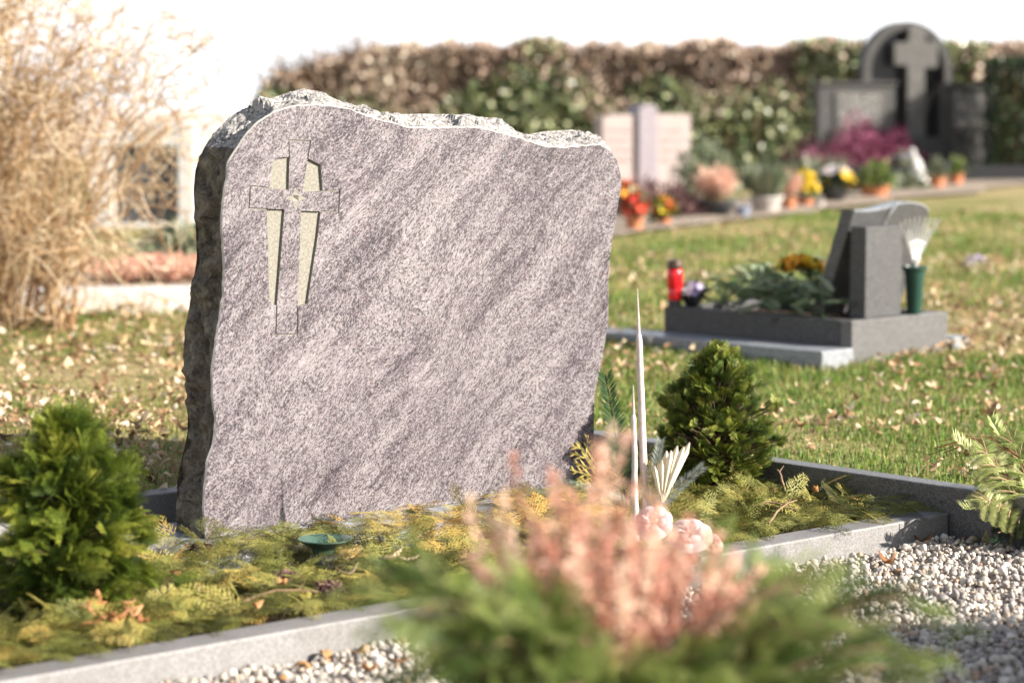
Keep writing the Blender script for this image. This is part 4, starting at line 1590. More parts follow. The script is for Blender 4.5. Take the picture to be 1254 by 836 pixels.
# fir bouquet at the right edge
rb = at(1275, 668, -0.055)
M['firlight'] = foliage('fresh fir needles', [(0, (0.10, 0.07, 0.03)), (0.35, (0.10, 0.16, 0.045)), (0.7, (0.28, 0.35, 0.10)), (1, (0.58, 0.60, 0.30))], .45, .35, .25)


FIRL = [needle_branch(20 + i, 64, .17, 66, .2, .017) for i in range(2)]


def fir_branch(base, tip, label, tone, nl, mat='firlight', up=(0, -.5, .9)):
    base, tip = np.array(base), np.array(tip)
    root = empty('fir_branch', base, label, 'branch')
    d = tip - base
    L = np.linalg.norm(d)
    side = unit(np.cross(d, up))
    segs = [(base, tip, nl)]
    for u in (.3, .45, .6, .75):
        for sg in (-1, 1):
            st = base + d * u
            segs.append((st, st + (unit(d) * .75 + side * sg * .75) * L * .42 * (1.15 - u), nl))
    parts = []
    for k, (a, b, n_) in enumerate(segs):
        V, F, T = FIRL[k % 2]
        l = np.linalg.norm(b - a)
        q = n_ / .17
        parts.append(scatter(V, F, a[None], (b - a)[None], np.array([up], float), np.array([[l, q, q]]), np.array([tone + rng.normal(0, .08)]), T))
    V, F, T = join(parts)
    mesh_np('needles', V, F, M[mat], root, T + np.repeat(rng.normal(0, .1, len(T) // 4), 4))
    mb = MB()
    for a, b, _ in segs:
        mb.tube([a, (a + b) / 2 + np.array((0, 0, .003)), b], [.0018, .0014, .0008], 6)
    mb.build('wood', M['twig'], root)


for tx, ty, dz, tn, lb, nl, mt in ((1186, 528, -.05, .95, 'bright fir branch pointing up from the right border', .030, 'firlight'),
                                   (1190, 606, -.12, 1.0, 'pale fir branch lying forward over the right kerb end', .028, 'firlight'),
                                   (1228, 512, .0, .75, 'fir branch rising steeply at the right border', .030, 'firlight'),
                                   (1196, 566, -.02, .85, 'middle fir branch of the bunch at the right border', .028, 'firlight'),
                                   (1222, 652, -.12, .5, 'short fir branch drooping onto the gravel at the right border', .02, 'fir')):
    fir_branch(rb + np.array((0, 0, .05)), at_depth(tx, ty, rb[1] + dz), lb, tn, nl, mt)
arc = np.array([at_depth(x, y, rb[1]) for x, y in ((1270, 600), (1245, 556), (1215, 537), (1180, 538), (1150, 548))])
arcmb = MB().tube(arc, [.002, .0016, .0013, .001, .0006], 5)
for k in range(5):
    arcmb.tube(arc[1:] + np.array([(.004 * i * (k - 2), .01 * (k - 2), .004 * i * (k % 3 - 1)) for i in range(4)]), [.0008] * 4, 4)
tag(arcmb.build('grass_plume', M['straw']), 'thin dry grass plume arching over the lawn at the right border', 'grass plume')

# conifer beside the gravel outside the right border: it shades the lower gravel
conifer('dwarf_conifer', 'big dark conifer beside the gravel, out of the picture to the right', np.array((1.62, 3.45, -0.07)),
        [(0, .36), (.1, .50), (.22, .48), (.32, .38), (.42, .22), (.50, .03)], 380, 6, .13, M['cypress_dark'], .45, seed=23, lump=.2)
# ------------------------------------------------------------------ urn grave on the lawn, right of the stone
GZ = 0.178


def gf(l, w, z=0.0):
    p = GP + GL * l + GW * w
    return (float(p[0]), float(p[1]), float(z))


LL, WW, TH = 0.76, 0.480, 0.045
gg = empty('grave_border', gf(.38, .24, 0.02), 'dark granite border of the small urn grave on the lawn', 'grave border')


def gbox(l0, l1, w0, w1, z0, z1):
    return MB().prism([(l0, w0), (l1, w0), (l1, w1), (l0, w1)], z0, z1, gf)


gbox(TH + .002, LL, 0, TH, 0.0, GZ).build('long_side', M['anthracite_matt'], gg, bevel=.003)
gbox(TH + .002, LL, WW - TH, WW, 0.0, GZ).build('long_side', M['anthracite_matt'], gg, bevel=.003)
gbox(0, TH, 0, WW, 0.0, GZ).build('short_side', M['kerb_dark'], gg, bevel=.003)
gbox(LL - TH, LL + .002, TH + .002, WW - TH - .002, 0.0, GZ).build('short_side', M['anthracite_matt'], gg, bevel=.003)
gbox(TH + .002, LL - TH - .002, TH + .002, WW - TH - .002, 0.0, GZ - .03).build('planting_soil', M['soil'], gg)
tag(gbox(-.012, 1.05, -.155, -.006, 0.03, .098).build('edging_slab', M['slab'], bevel=.004), 'blue grey slab along the long side of the urn grave', 'slab')
tag(gbox(-.02, .42, WW + .006, WW + .09, 0.03, .098).build('edging_slab', M['slab'], bevel=.004), 'slab end showing right of the urn grave', 'slab')

# support block and leaning headstone
tag(gbox(.016, .075, .083, .262, GZ + .001, .455).build('support_block', M['anthracite_matt'], bevel=.003), 'upright dark block propping the slanted headstone', 'support block')
prof = []
for t in np.linspace(0, 1, 26):
    zt = 0.505 + 0.017 * math.exp(-((t - .66) / .24) ** 2) - .004 * math.exp(-((t - .2) / .2) ** 2) - .018 * (max(0, t - .84) / .16) ** 2
    prof.append((.10 + .385 * t, zt))


def slant(w, z, d):                       # headstone plane: leans back towards the block
    l = .215 - (z - GZ) * .355 + d
    return gf(l, w, z)


poly = [(.10, GZ + .002)] + prof + [(.485, GZ + .002)]
hs_ = empty('slanted_headstone', gf(.2, .29, GZ), 'dark slanted headstone with a wavy top edge, leaning on a block', 'headstone')
mb = MB()
n = len(poly)
mb.prism(poly, -.024, .024, slant)
o = mb.build('slab', M['anthracite'], hs_, bevel=.003)
mbw = MB()
for i in range(len(prof) - 1):            # sunlit wavy top: its brightness painted in as a paler strip
    (w0, z0), (w1, z1) = prof[i], prof[i + 1]
    mbw.add([slant(w0, z0 + .0012, -.025), slant(w1, z1 + .0012, -.025), slant(w1, z1 + .0012, .025), slant(w0, z0 + .0012, .025),
             slant(w0, z0 - .004, -.0262), slant(w1, z1 - .004, -.0262)], [(0, 1, 2, 3), (0, 4, 5, 1)])
mbw.build('sunlit_edge', M['slab'], hs_)
# silver clip hanging over the back
MB().tube([slant(.30, .525, -.030), slant(.275, .49, -.032), slant(.262, .455, -.034)], [.003, .003, .002], 6).build('clip', M['steel'], hs_)

# grave vase with a small hand rake stuck in it
vb = gf(.022, .335, GZ + .001)
root = empty('cone_vase', vb, 'dark green plastic cone vase on the corner of the urn grave, holding a rake', 'vase')
MB().lathe([(.020, 0), (.022, .006), (.030, .12), (.033, .135), (.041, .139), (.041, .147), (.036, .147), (.028, .13), (.02, .06)], n=30).build('cone', M['green_plastic'], root, smooth=True, local=True)
root = empty('hand_rake', (vb[0], vb[1], vb[2] + .06), 'small silver fan rake standing head up in the green vase', 'rake')
MB().tube([(0, 0, -.04), (0, 0, .06), (.004, 0, .11)], [.006, .006, .009], 8).build('handle', M['steel'], root, smooth=True, local=True)
dirx = np.array((.85, .45, 0))
for k in range(9):
    a = (k - 4) / 4 * .52
    pts = []
    for t in np.linspace(0, 1, 8):
        sp_ = math.sin(a) * (.012 + .150 * t ** 1.1)
        pts.append(dirx * sp_ + np.array((.45, -.85, 0)) * (.018 * t ** 3) + np.array((.004, 0, .095 + .145 * t * math.cos(a * .6))))
    MB().tube(pts, [.0029] * 7 + [.0022], 6).build('tine', M['steel'], root, smooth=True, local=True)
MB().tube([dirx * -.032 + np.array((.006, 0, .155)), np.array((.006, 0, .165)), dirx * .032 + np.array((.006, 0, .155))], [.003] * 3, 6).build('brace', M['steel'], root, smooth=True, local=True)

# lantern
lb_ = gf(.738, .026, GZ + .021)
root = empty('grave_lantern', lb_, 'red grave lantern with a dark lid on the far corner of the urn grave', 'lantern')
MB().lathe([(.0215, 0), (.0225, .004), (.0225, .03), (.021, .036)], n=24).build('foot', M['red_glass'], root, smooth=True, local=True)
MB().lathe([(.021, -.020), (.022, -.018), (.022, -.003), (.020, -.0005)], n=24).build('stand', M['black_pot'], root, smooth=True, local=True)
MB().lathe([(.0215, .0365), (.0255, .044), (.0265, .085), (.024, .096), (.020, .100)], n=24).build('glass', M['red_glass'], root, smooth=True, local=True)
MB().lathe([(.026, .1005), (.027, .106), (.0235, .120), (.0225, .126), (.010, .130)], n=24).build('lid', M['lid_brown'], root, smooth=True, local=True)


def flower_cluster(name, label, c, r, n, mats, size, leafmat=None, cat='flowers', group=None, zs=.6, leaf_n=80, lsize=.03):
    root = empty(name, c, label, cat, group)
    if leafmat:
        V, F, T = blob_leaves(leaf_n, (r, r, r * zs), lsize, LEAVES[0], .4, 0, 1)
        mesh_np('leaves', V, F, M[leafmat], root, T, local=True)
    d = rand_dirs(n)
    d[:, 2] = np.abs(d[:, 2]) + .25
    d = unit(d)
    for k, mname in enumerate(mats):
        sel = np.arange(n) % len(mats) == k
        B = d[sel] * np.array((r, r, r * zs)) * 1.05
        parts = []
        m = len(B)
        for pet in range(6):
            a = 2 * math.pi * pet / 6
            ref = unit(np.cross(d[sel], np.array((.3, .2, 1.0))))
            bit = np.cross(d[sel], ref)
            X = ref * math.cos(a) + bit * math.sin(a) + d[sel] * .5
            parts.append(scatter(*leaf_template(.2, .2, 0, 3), B, X, d[sel], np.column_stack([np.full(m, size), np.full(m, size * 1.6), np.full(m, size)]), rng.uniform(0, 1, m)))
        V, F, T = join(parts)
        mesh_np('blossoms', V, F, M[mname], root, T, local=True)
    return root


root = empty('flower_bowl', gf(.715, .085, GZ + .001), 'small dark bowl of white flowers beside the red lantern', 'flower bowl')
MB().lathe([(.02, 0), (.035, .02), (.042, .045), (.037, .045), (.015, .03)], n=24).build('bowl', M['black_pot'], root, smooth=True, local=True)
flower_cluster('white_flowers', 'white and lilac blossoms in the small bowl by the lantern', gf(.715, .085, GZ + .04), .045, 16, ['white_petal', 'lilac_petal'], .020, 'greygreen', zs=.55)
flower_cluster('orange_flowers', 'bright orange yellow flowers in front of the slanted headstone', gf(.335, .16, GZ + .125), .055, 22, ['orange_petal', 'yellow_petal'], .030, 'box_leaf', zs=.6, leaf_n=50)
flower_cluster('dry_flowers', 'dark reddish dried flowers on the urn grave', gf(.52, .26, GZ + .03), .055, 26, ['heather_dead'], .016, 'purple_leaf', zs=.7)
n = 0
P, X, Z, S = [], [], [], []
for _ in range(340):
    l, w = rng.uniform(.12, .62), rng.uniform(.03, .42)
    if w > .1 and l < .25:
        continue
    P.append(gf(l, w, GZ + .0 + rng.uniform(0, 1) * (.080 + .06 * math.sin(l * 21) * math.cos(w * 17))))
    a = rng.uniform(0, 6.28)
    X.append((math.cos(a), math.sin(a), rng.uniform(-.1, .9)))
    Z.append((rng.normal(0, .3), rng.normal(0, .3), 1))
    S.append(rng.uniform(.06, .10))
P, X, Z, S = map(np.array, (P, X, Z, S))
parts = []
for k in range(3):
    m = np.arange(len(P)) % 3 == k
    V, F, T = needle_branch(k + 5, 26, .2, 65, .3, .03)
    parts.append(scatter(V, F, P[m], X[m], Z[m], S[m], rng.uniform(.4, 1, m.sum()), T))
V, F, T = join(parts)
M['fir_grey'] = foliage('grey green fir needles', [(0, (0.10, 0.07, 0.04)), (0.3, (0.06, 0.10, 0.05)), (0.7, (0.17, 0.23, 0.12)), (1, (0.36, 0.42, 0.27))], .45, .4, .15)
tag(mesh_np('fir_cover', V, F, M['fir_grey'], tint=T), 'grey green fir twigs covering the urn grave', 'fir twigs', kind='stuff')

for x, y, lb in ((1195, 328, 'white crocus clump on the lawn right of the rake'), (1040, 322, 'small white crocuses by the base of the slanted headstone')):
    if x > 1100:
        flower_cluster('crocus', lb, on_ground(x, y) + np.array((0, 0, .012)), .035, 9, ['lilac_petal', 'white_petal'], .022, 'greygreen', zs=.8, leaf_n=12)

# ------------------------------------------------------------------ far row: hedge, monuments, pots
HY = 18.6


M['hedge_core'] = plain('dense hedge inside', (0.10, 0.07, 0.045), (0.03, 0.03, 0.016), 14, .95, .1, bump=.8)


def hedge():
    zb = float(terrain(0, HY))
    x0, x1 = at_depth(318, 60, HY)[0], 6.4
    ztop = at_depth(600, 57, HY)[2]
    root = empty('hedge', ((x0 + x1) / 2, HY, zb), 'long mixed hedge of brown leaves and ivy behind the far graves', 'hedge')
    # branch scaffold
    n = 900
    bx = rng.uniform(x0, x1, n)
    by = HY + rng.uniform(.05, .75, n)
    hh = (ztop - zb) * rng.uniform(.7, 1.0, n)
    P = np.stack([np.column_stack([bx + rng.normal(0, .06, n) * k, by + rng.normal(0, .06, n) * k, zb + hh * k]) for k in np.linspace(0, 1, 5)], 1)
    scaffold = tubes(P, np.tile(np.linspace(.014, .004, 5), (n, 1)), 4)

    def top(x):
        e = np.clip((x - x0) / .9, 0, 1)
        return ztop - (1 - e ** .5) * .42 + .085 * np.array([noise.noise(Vector((v * 2.3, 0, 3))) + .6 * noise.noise(Vector((v * 7, 1, 3))) for v in x])

    def cloud(n, u_lo, u_hi, thr, seed, mat, name, size, sign, tone):
        x = rng.uniform(x0 - .05, x1, n)
        u = rng.uniform(0, 1, n)
        tz = top(x)
        z = zb + (tz - zb) * u
        depth = np.abs(rng.normal(0, .16, n))
        lump = .11 * np.array([noise.noise(Vector((a * 2.1, b * 2.6, seed))) for a, b in zip(x, z)])
        y = HY - lump + depth
        ontop = rng.uniform(0, 1, n) < .25
        y = np.where(ontop, HY + rng.uniform(0, .8, n), y)
        z = np.where(ontop, tz - np.abs(rng.normal(0, .06, n)) + .02, z)
        fld = np.array([noise.noise(Vector((a * .75 + 1.3, b * 1.3, 11))) + .6 * noise.noise(Vector((a * 2.3, b * 2.6, 5))) for a, b in zip(x, z)])
        ivyness = fld * 1.0 + (.42 - (z - zb) / (ztop - zb)) * 1.15 + np.where((x > 2.2) & (x < 3.4), .35, 0)
        keep = (ivyness * sign > thr + .0) & (z > zb)
        x, y, z = x[keep], y[keep], z[keep]
        m = len(x)
        pos = np.column_stack([x, y, z])
        X = rand_dirs(m)
        Z = unit(np.column_stack([rng.normal(.45, .7, m), -np.abs(rng.normal(.5, .5, m)), rng.normal(.35, .6, m)]))
        S = size * rng.uniform(.6, 1.3, m)
        pt = np.array([noise.noise(Vector((a * 1.6, b * 2.2, 31))) for a, b in zip(x, z)])
        V, F, T = scatter(*leaf_template(0, .25, 0, 2), pos, X, Z, np.column_stack([S, S * 1.4, S]), np.clip(rng.normal(tone, .2, m) + .35 * pt, 0, 1))
        mesh_np(name, V, F, M[mat], root, T)
    cloud(46000, 0, 1, .0, 2, 'beech', 'brown_leaves', .055, -1, .60)
    cloud(62000, 0, 1, -.55, 3, 'ivy', 'ivy', .062, 1, .66)
    # thin bare shoots over the top
    n = 520
    bx = np.r_[rng.uniform(x0 - .02, x0 + .9, 240), rng.uniform(x0, x1, n - 240)]
    tz = top(bx)
    L = np.where(np.arange(n) < 240, rng.uniform(.1, .34, n), rng.uniform(.03, .10, n))
    dx = rng.normal(0, .35, n) - np.where(np.arange(n) < 240, .25, 0)
    b = np.column_stack([bx, HY + rng.uniform(0, .5, n), tz - .08])
    P = np.stack([b + np.column_stack([dx, rng.normal(0, .2, n), np.ones(n)]) * (L * k)[:, None] + np.column_stack([np.zeros(n), np.zeros(n), -.1 * L * k * k]) for k in np.linspace(0, 1, 4)], 1)
    shoots = tubes(P, np.tile(np.linspace(.004, .0015, 4), (n, 1)), 4)
    V, F, _ = join([scaffold, shoots])
    mesh_np('branches', V, F, M['trunk'], root)
    # dense inner mass of twigs and old leaves
    gx_ = np.linspace(x0 + .12, x1, 120)
    tz_ = top(gx_) - .07
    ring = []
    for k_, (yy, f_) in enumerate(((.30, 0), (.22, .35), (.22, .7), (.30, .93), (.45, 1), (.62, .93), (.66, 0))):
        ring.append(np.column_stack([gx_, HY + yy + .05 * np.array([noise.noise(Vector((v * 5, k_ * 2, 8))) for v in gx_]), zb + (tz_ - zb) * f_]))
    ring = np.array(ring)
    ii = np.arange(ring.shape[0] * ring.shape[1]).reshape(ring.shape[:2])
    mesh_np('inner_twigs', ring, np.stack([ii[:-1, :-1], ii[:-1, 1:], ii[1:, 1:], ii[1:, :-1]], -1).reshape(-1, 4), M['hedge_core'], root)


hedge()


def wide_box(mb, px0, px1, pyt, Y, zb, depth):
    a, b = at_depth(px0, pyt, Y), at_depth(px1, pyt, Y)
    mb.box(((a[0] + b[0]) / 2, Y + depth / 2, (a[2] + zb) / 2), (b[0] - a[0], depth, a[2] - zb))
    return mb


def text_lines(px0, px1, rows, Y, name, mat, parent, hgt=6):
    """small raised letter strokes, too far away to read"""
    mb = MB()
    for py in rows:
        x = px0
        while x < px1:
            w = rng.uniform(2.0, 4.5)
            a, b = at_depth(x, py, Y), at_depth(min(px1, x + w), py - hgt, Y)
            cx, cz, ww, hh = (a[0] + b[0]) / 2, (a[2] + b[2]) / 2, b[0] - a[0], b[2] - a[2]
            mb.box((cx - ww / 2, Y - .002, cz), (.005, .006, hh))
            if rng.random() < .7:
                mb.box((cx, Y - .0025, cz + rng.choice((-1, 0, 1)) * hh * .4), (ww * .8, .005, .005))
            if rng.random() < .5:
                mb.box((cx + ww * .35, Y - .0023, cz), (.005, .0055, hh * .98))
            x += w + 1.6
    if mb.v:
        mb.build(name, M[mat], parent)


M['lime_light'] = granite('rubbed shell limestone', (0.04, 0.038, 0.035), (0.072, 0.068, 0.062), (0.12, 0.115, 0.107), 150, 0.6, 0.04)


# monuments: each stands on its own vertical plane, turned like the rest of the row
class Face:
    def __init__(self, px, Y, yaw):
        z = float(terrain(0, Y))
        self.o = np.array((at_depth(px, 418, Y)[0], Y))
        self.u = np.array((math.cos(yaw), math.sin(yaw)))
        self.b = np.array((-math.sin(yaw), math.cos(yaw)))
        self.z0 = z
        self.yaw = yaw

    def __call__(self, px, py):           # photo point -> (along, height) on the plane
        r = ray(px, py)
        t = (self.o @ self.b) / (r[:2] @ self.b)
        p = r * t
        return ((p[:2] - self.o) @ self.u, CAM_H + p[2])

    def foot(self, px):
        return (self(px, 170)[0], self.z0 - .02)

    def at(self, a, z, d):
        p = self.o + self.u * a + self.b * d
        return (p[0], p[1], z)

    def shift(self, d0):
        return lambda a, z, d: self.at(a, z, d + d0)


def letters(f, px0, px1, rows, d, mb, hgt=6):
    """small raised letter strokes, too far away to read"""
    for py in rows:
        x = px0
        while x < px1:
            w = rng.uniform(2.0, 4.5)
            (a0, z0), (a1, z1) = f(x, py), f(min(px1, x + w), py - hgt)
            s_ = .0035
            mb.prism([(a0, z0), (a0 + s_, z0), (a0 + s_, z1), (a0, z1)], d - .004, d + .001, f.at)
            if rng.random() < .7:
                zc = z0 + (z1 - z0) * rng.choice((.08, .5, .92))
                mb.prism([(a0 + s_ + .0005, zc - .0025), (a1 - s_, zc - .0025), (a1 - s_, zc + .0025), (a0 + s_ + .0005, zc + .0025)], d - .004, d + .001, f.at)
            if rng.random() < .5:
                mb.prism([(a1 - s_ + .0005, z0), (a1, z0), (a1, z1), (a1 - s_ + .0005, z1)], d - .004, d + .001, f.at)
            x += w + 1.6
    return mb


AY = 17.4
af = Face(1112, AY, math.radians(15))
az0 = af.z0
mon = empty('arched_monument', (af.o[0], AY, az0), 'dark arched family monument with a stone cross between two tablets', 'monument')


def arcpx(cx_, cy_, rx_, ry_, n=33):
    return [af(cx_ + rx_ * math.cos(t), cy_ - ry_ * math.sin(t)) for t in np.linspace(0, math.pi, n)]


O_ = [af.foot(1166)] + arcpx(1112, 88, 54, 62) + [af.foot(1058)]
I_ = [af.foot(1157)] + arcpx(1112, 88, 45, 52) + [af.foot(1067)]
k = len(O_)
vs = [af.at(a, b, 0) for a, b in O_] + [af.at(a, b, 0) for a, b in I_] + [af.at(a, b, .13) for a, b in O_] + [af.at(a, b, .13) for a, b in I_]
fs = []
for i in range(k - 1):
    fs += [(i, i + 1, k + i + 1, k + i), (2 * k + i, 3 * k + i, 3 * k + i + 1, 2 * k + i + 1), (i, 2 * k + i, 2 * k + i + 1, i + 1), (k + i, k + i + 1, 3 * k + i + 1, 3 * k + i)]
fs += [(0, k, 3 * k, 2 * k), (k - 1, 3 * k - 1, 4 * k - 1, 2 * k - 1)]
MB().add(vs, fs).build('arch', M['shell_lime'], mon)
MB().prism(I_, .085, .12, af.at).build('back_panel', M['black_stone'], mon)
cr = [af(1109, 196), af(1132, 196), af(1131, 84), af(1147, 83), af(1147, 52), af(1133, 52), af(1131, 32), af(1112, 32), af(1111, 52), af(1094, 53), af(1094, 80), af(1110, 81)]
MB().prism(cr, -.02, .083, af.at).build('stone_cross', M['lime_light'], mon, bevel=.006)
MB().prism([af.foot(1100), af.foot(1150), af(1150, 168), af(1100, 168)], -.05, -.022, af.at).build('cross_base', M['shell_lime'], mon, bevel=.006)
MB().prism([af(1133, 150), af(1133, 122), af(1150, 104), af(1155, 104), af(1155, 116), af(1145, 118)], .02, .082, af.at).build('slanted_moulding', M['shell_lime'], mon, bevel=.004)
for (pa_, pb_, top_, tr0, tr1) in ((1000, 1094, 101, 1020, 1080), (1149, 1216, 104, 1162, 1208)):
    f2 = af.shift(-.03 if pa_ < 1100 else -.03)
    MB().prism([af.foot(pa_), af.foot(pb_), af(pb_, top_ + 3), af(pa_, top_ + 3)], 0, .11, f2).build('side_tablet', M['shell_lime'], mon, bevel=.006)
    MB().prism([af(pa_ - 2, top_ + 2.8), af(pb_ + 2, top_ + 2.8), af(pb_ + 2, top_ - 1), af(pa_ - 2, top_ - 1)], -.02, .13, f2).build('cornice', M['shell_lime'], mon, bevel=.004)
    MB().prism([af(tr0, 160), af(tr1, 160), af(tr1, 112), af(tr0, 112)], -.014, -.001, f2).build('inscription_panel', M['lime_light'], mon, bevel=.003)
    letters(af, tr0 + 5, tr1 - 6, (124, 134, 144, 153), -.046, MB()).build('inscription', M['pale_letters'], mon)
kb = Face(1130, AY - .8, math.radians(14))
MB_k = MB().prism([(-.85, kb.z0 - .02), (1.3, kb.z0 - .02), (1.3, kb.z0 + .12), (-.85, kb.z0 + .12)], 0, .1, kb.at)
tag(MB_k.build('grave_kerb', M['black_stone'], bevel=.005), 'low black kerb in front of the arched monument', 'kerb')

# pale double tablet
pf = Face(792, 15.6, math.radians(24))
pinkm = empty('double_tablet', (pf.o[0], 15.6, pf.z0), 'pale pink double tablet with a dark centre pillar', 'headstone')
for p0, p1 in ((738, 779.5), (803.5, 846)):
    MB().prism([pf.foot(p0), pf.foot(p1), pf(p1, 140), pf(p0, 143 if p0 < 760 else 140)], 0, .13, pf.at).build('tablet', M['pink_stone'], pinkm, bevel=.006)
    letters(pf, p0 + 6, p1 - 8, (162, 174, 186, 198), -.001, MB(), 4).build('inscription', M['faint_letters'], pinkm)
MB().prism([pf.foot(779.8), pf.foot(803.2), pf(803.2, 134), pf(797, 128), pf(785, 129), pf(779.8, 135)], -.03, .15, pf.at).build('pillar', M['purple_stone'], pinkm, bevel=.006)


def pot(px, py, w, h, mat, label, taper=.75, saucer=False, name='flower_pot', group='pots along the far path', rim=True):
    p = on_ground(px, py)
    k = p[1] / FPX
    r, hh = w * k / 2, h * k
    root = empty(name, p, label, 'pot', group)
    prof = [(r * taper, 0), (r * (.5 + taper / 2), hh * .5), (r * .97, hh * .8), (r * 1.06, hh * .82), (r * 1.06, hh), (r * .92, hh), (r * .8, hh * .8), (r * .1, hh * .78)]
    MB().lathe(prof, n=24).build('body', M[mat], root, smooth=True, local=True)
    MB().lathe([(r * .9, hh * .84), (r * .3, hh * .9), (r * .05, hh * .9)], n=16).build('soil', M['soil'], root, local=True)
    return p + np.array((0, 0, hh * .9)), r, k


def plant(kind, c, r, h, mat, label, name='potted_plant', n=None, group='plants along the far path', mats=None, size=None):
    c = np.array(c)
    if kind == 'tuft':
        root = empty(name, c, label, 'plant', group)
        V, F, T = spiky_tuft(n or 260, h, r * 1.6, .9, .012)
        mesh_np('leaves', V, F, M[mat], root, T, local=True)
    elif kind == 'heath':
        heather_spikes(name, label, c, n or 60, r * 1.25, r * 1.25, h, mat, cat='heather', group=group, fl=.016, per=26, lean=.3, bare=.35)
    elif kind == 'bush':
        root = empty(name, c, label, 'shrub', group)
        V, F, T = blob_leaves(n or 700, (r, r, h), size or .04, leaf_template(0, .25, 0, 2), .35, 0, 1)
        mesh_np('leaves', V, F, M[mat], root, T, local=True)
        az = rng.uniform(0, 6.28, 16)
        E_ = np.column_stack([np.cos(az) * r * .6, np.sin(az) * r * .6, np.full(16, h * .75)])
        V, F, _ = tubes(np.stack([E_ * 0, E_ * np.array((.4, .4, .5)), E_], 1), np.full((16, 3), .005), 4)
        mesh_np('stems', V, F, M['trunk'], root, local=True)
    else:
        flower_cluster(name, label, c, r, n or 16, mats, size or .03, mat, 'flowers', group, zs=h / r, leaf_n=110, lsize=.05)


c, r, k = pot(777, 284, 24, 22, 'terracotta', 'terracotta pot of red flowers at the left end of the far row')
plant('fl', c, r * 1.1, .09, 'greygreen', 'red flowers in the leftmost terracotta pot', mats=['red_petal'], size=.04, n=16)
plant('fl', on_ground(765, 281) + np.array((0, 0, .12)), .06, .10, 'greygreen', 'red blooms peeping out just right of the big gravestone', mats=['red_petal', 'orange_petal'], size=.045, n=12)
c, r, k = pot(813, 277, 20, 13, 'terracotta', 'small terracotta pot of yellow and red primroses')
plant('fl', c, r * 1.15, .08, 'hebe', 'yellow and red primroses in the small terracotta pot', mats=['yellow_petal', 'red_petal', 'yellow_petal'], size=.036, n=14)
plant('bush', on_ground(792, 266), .34, .20, 'heather_dead', 'low brown heather shrub in front of the pink tablets', n=1300, size=.035)
plant('bush', on_ground(850, 262), .15, .10, 'heather_dead', 'small brown heather left of the black bowl', n=500, size=.03)
c, r, k = pot(876, 266, 47, 20, 'black_pot', 'wide black bowl planted with pinkish heather', .7)
plant('heath', c, r, .22, 'heather_pink', 'pinkish heather in the wide black bowl', n=90)
plant('bush', on_ground(868, 250) + np.array((0, .3, 0)), .20, .38, 'greygreen', 'variegated pale green shrub behind the black bowl', n=900, size=.05)
c, r, k = pot(938, 262, 40, 22, 'grey_pot', 'pale stone pot with a grassy grey green plant', .7)
plant('tuft', c, r, .24, 'greygreen', 'grassy grey green plant in the pale stone pot', n=420)
c, r, k = pot(910, 268, 18, 16, 'blue_pot', 'little blue grey pot between the black bowl and the pale pot', .8)
c, r, k = pot(966, 258, 18, 15, 'terracotta', 'small terracotta pot right of the pale stone pot', .8)
plant('heath', c, r * 1.5, .18, 'heather_pink', 'dry pink heather in the small terracotta pot right of the pale pot', n=50)
c, r, k = pot(986, 254, 20, 13, 'terracotta', 'reddish pot of yellow daffodils', .8)
plant('fl', c, r * 1.3, .15, 'hebe', 'yellow daffodils in the reddish pot', mats=['yellow_petal'], size=.036, n=16)
c, r, k = pot(1003, 256, 14, 10, 'grey_pot', 'tiny pale pot between the daffodils and the black bowl', .8)
c, r, k = pot(1022, 249, 34, 17, 'black_pot', 'round black bowl with white and yellow flowers', .6)
plant('fl', c, r * 1.2, .12, 'box_leaf', 'white and yellow flowers in the round black bowl', mats=['white_petal', 'yellow_petal', 'white_petal'], size=.05, n=14)
c, r, k = pot(1071, 243, 38, 16, 'terracotta', 'broad terracotta bowl with green plants', .75)
plant('bush', c, r * 1.2, .15, 'hebe', 'green leafy plants in the broad terracotta bowl', n=420, size=.045)
c, r, k = pot(1147, 232, 22, 17, 'terracotta', 'terracotta pot left of its twin under the monument', .78)
plant('bush', c, r * 1.3, .12, 'greygreen', 'grey green plant in the left twin pot under the monument', n=260, size=.035)
c, r, k = pot(1170, 228, 20, 16, 'terracotta', 'terracotta pot right of its twin under the monument', .78)
plant('fl', c, r * 1.2, .09, 'hebe', 'lilac flowers in the right twin pot under the monument', mats=['lilac_petal'], size=.03, n=12)
pm = on_ground(1062, 216)
root = empty('heather_shrub', on_ground(1052, 219) + np.array((0, .1, 0)), 'big rounded magenta heather mound before the arched monument', 'shrub', 'plants along the far path')
V, F, T = blob_leaves(7000, (.53, .40, .43), .034, leaf_template(0, .4, 0, 2), .45, 0, 1)
T = np.clip(T * .8 + .3 * np.array([noise.noise(Vector(p * 7)) for p in V]), 0, 1)
mesh_np('blooms', V, F, M['heather_magenta'], root, T, local=True)
az = rng.uniform(0, 6.28, 40)
E_ = np.column_stack([np.cos(az) * .3, np.sin(az) * .24, rng.uniform(.15, .33, 40)])
V, F, _ = tubes(np.stack([E_ * 0, E_ * np.array((.5, .5, .6)), E_], 1), np.full((40, 3), .004), 4)
mesh_np('stems', V, F, M['trunk'], root, local=True)
plant('tuft', on_ground(1005, 234), .12, .30, 'greygreen', 'dark green spiky plant left of the magenta heather', n=240)
plant('bush', on_ground(1040, 236), .14, .12, 'purple_leaf', 'small dark plant between black bowl and terracotta bowl', n=300)
plant('bush', on_ground(1110, 234), .14, .10, 'greygreen', 'low green plant left of the white figure', n=320)
plant('fl', on_ground(1104, 232) + np.array((0, 0, .16)), .05, .05, 'greygreen', 'lilac hyacinth left of the white figure', mats=['lilac_petal'], size=.035, n=12)
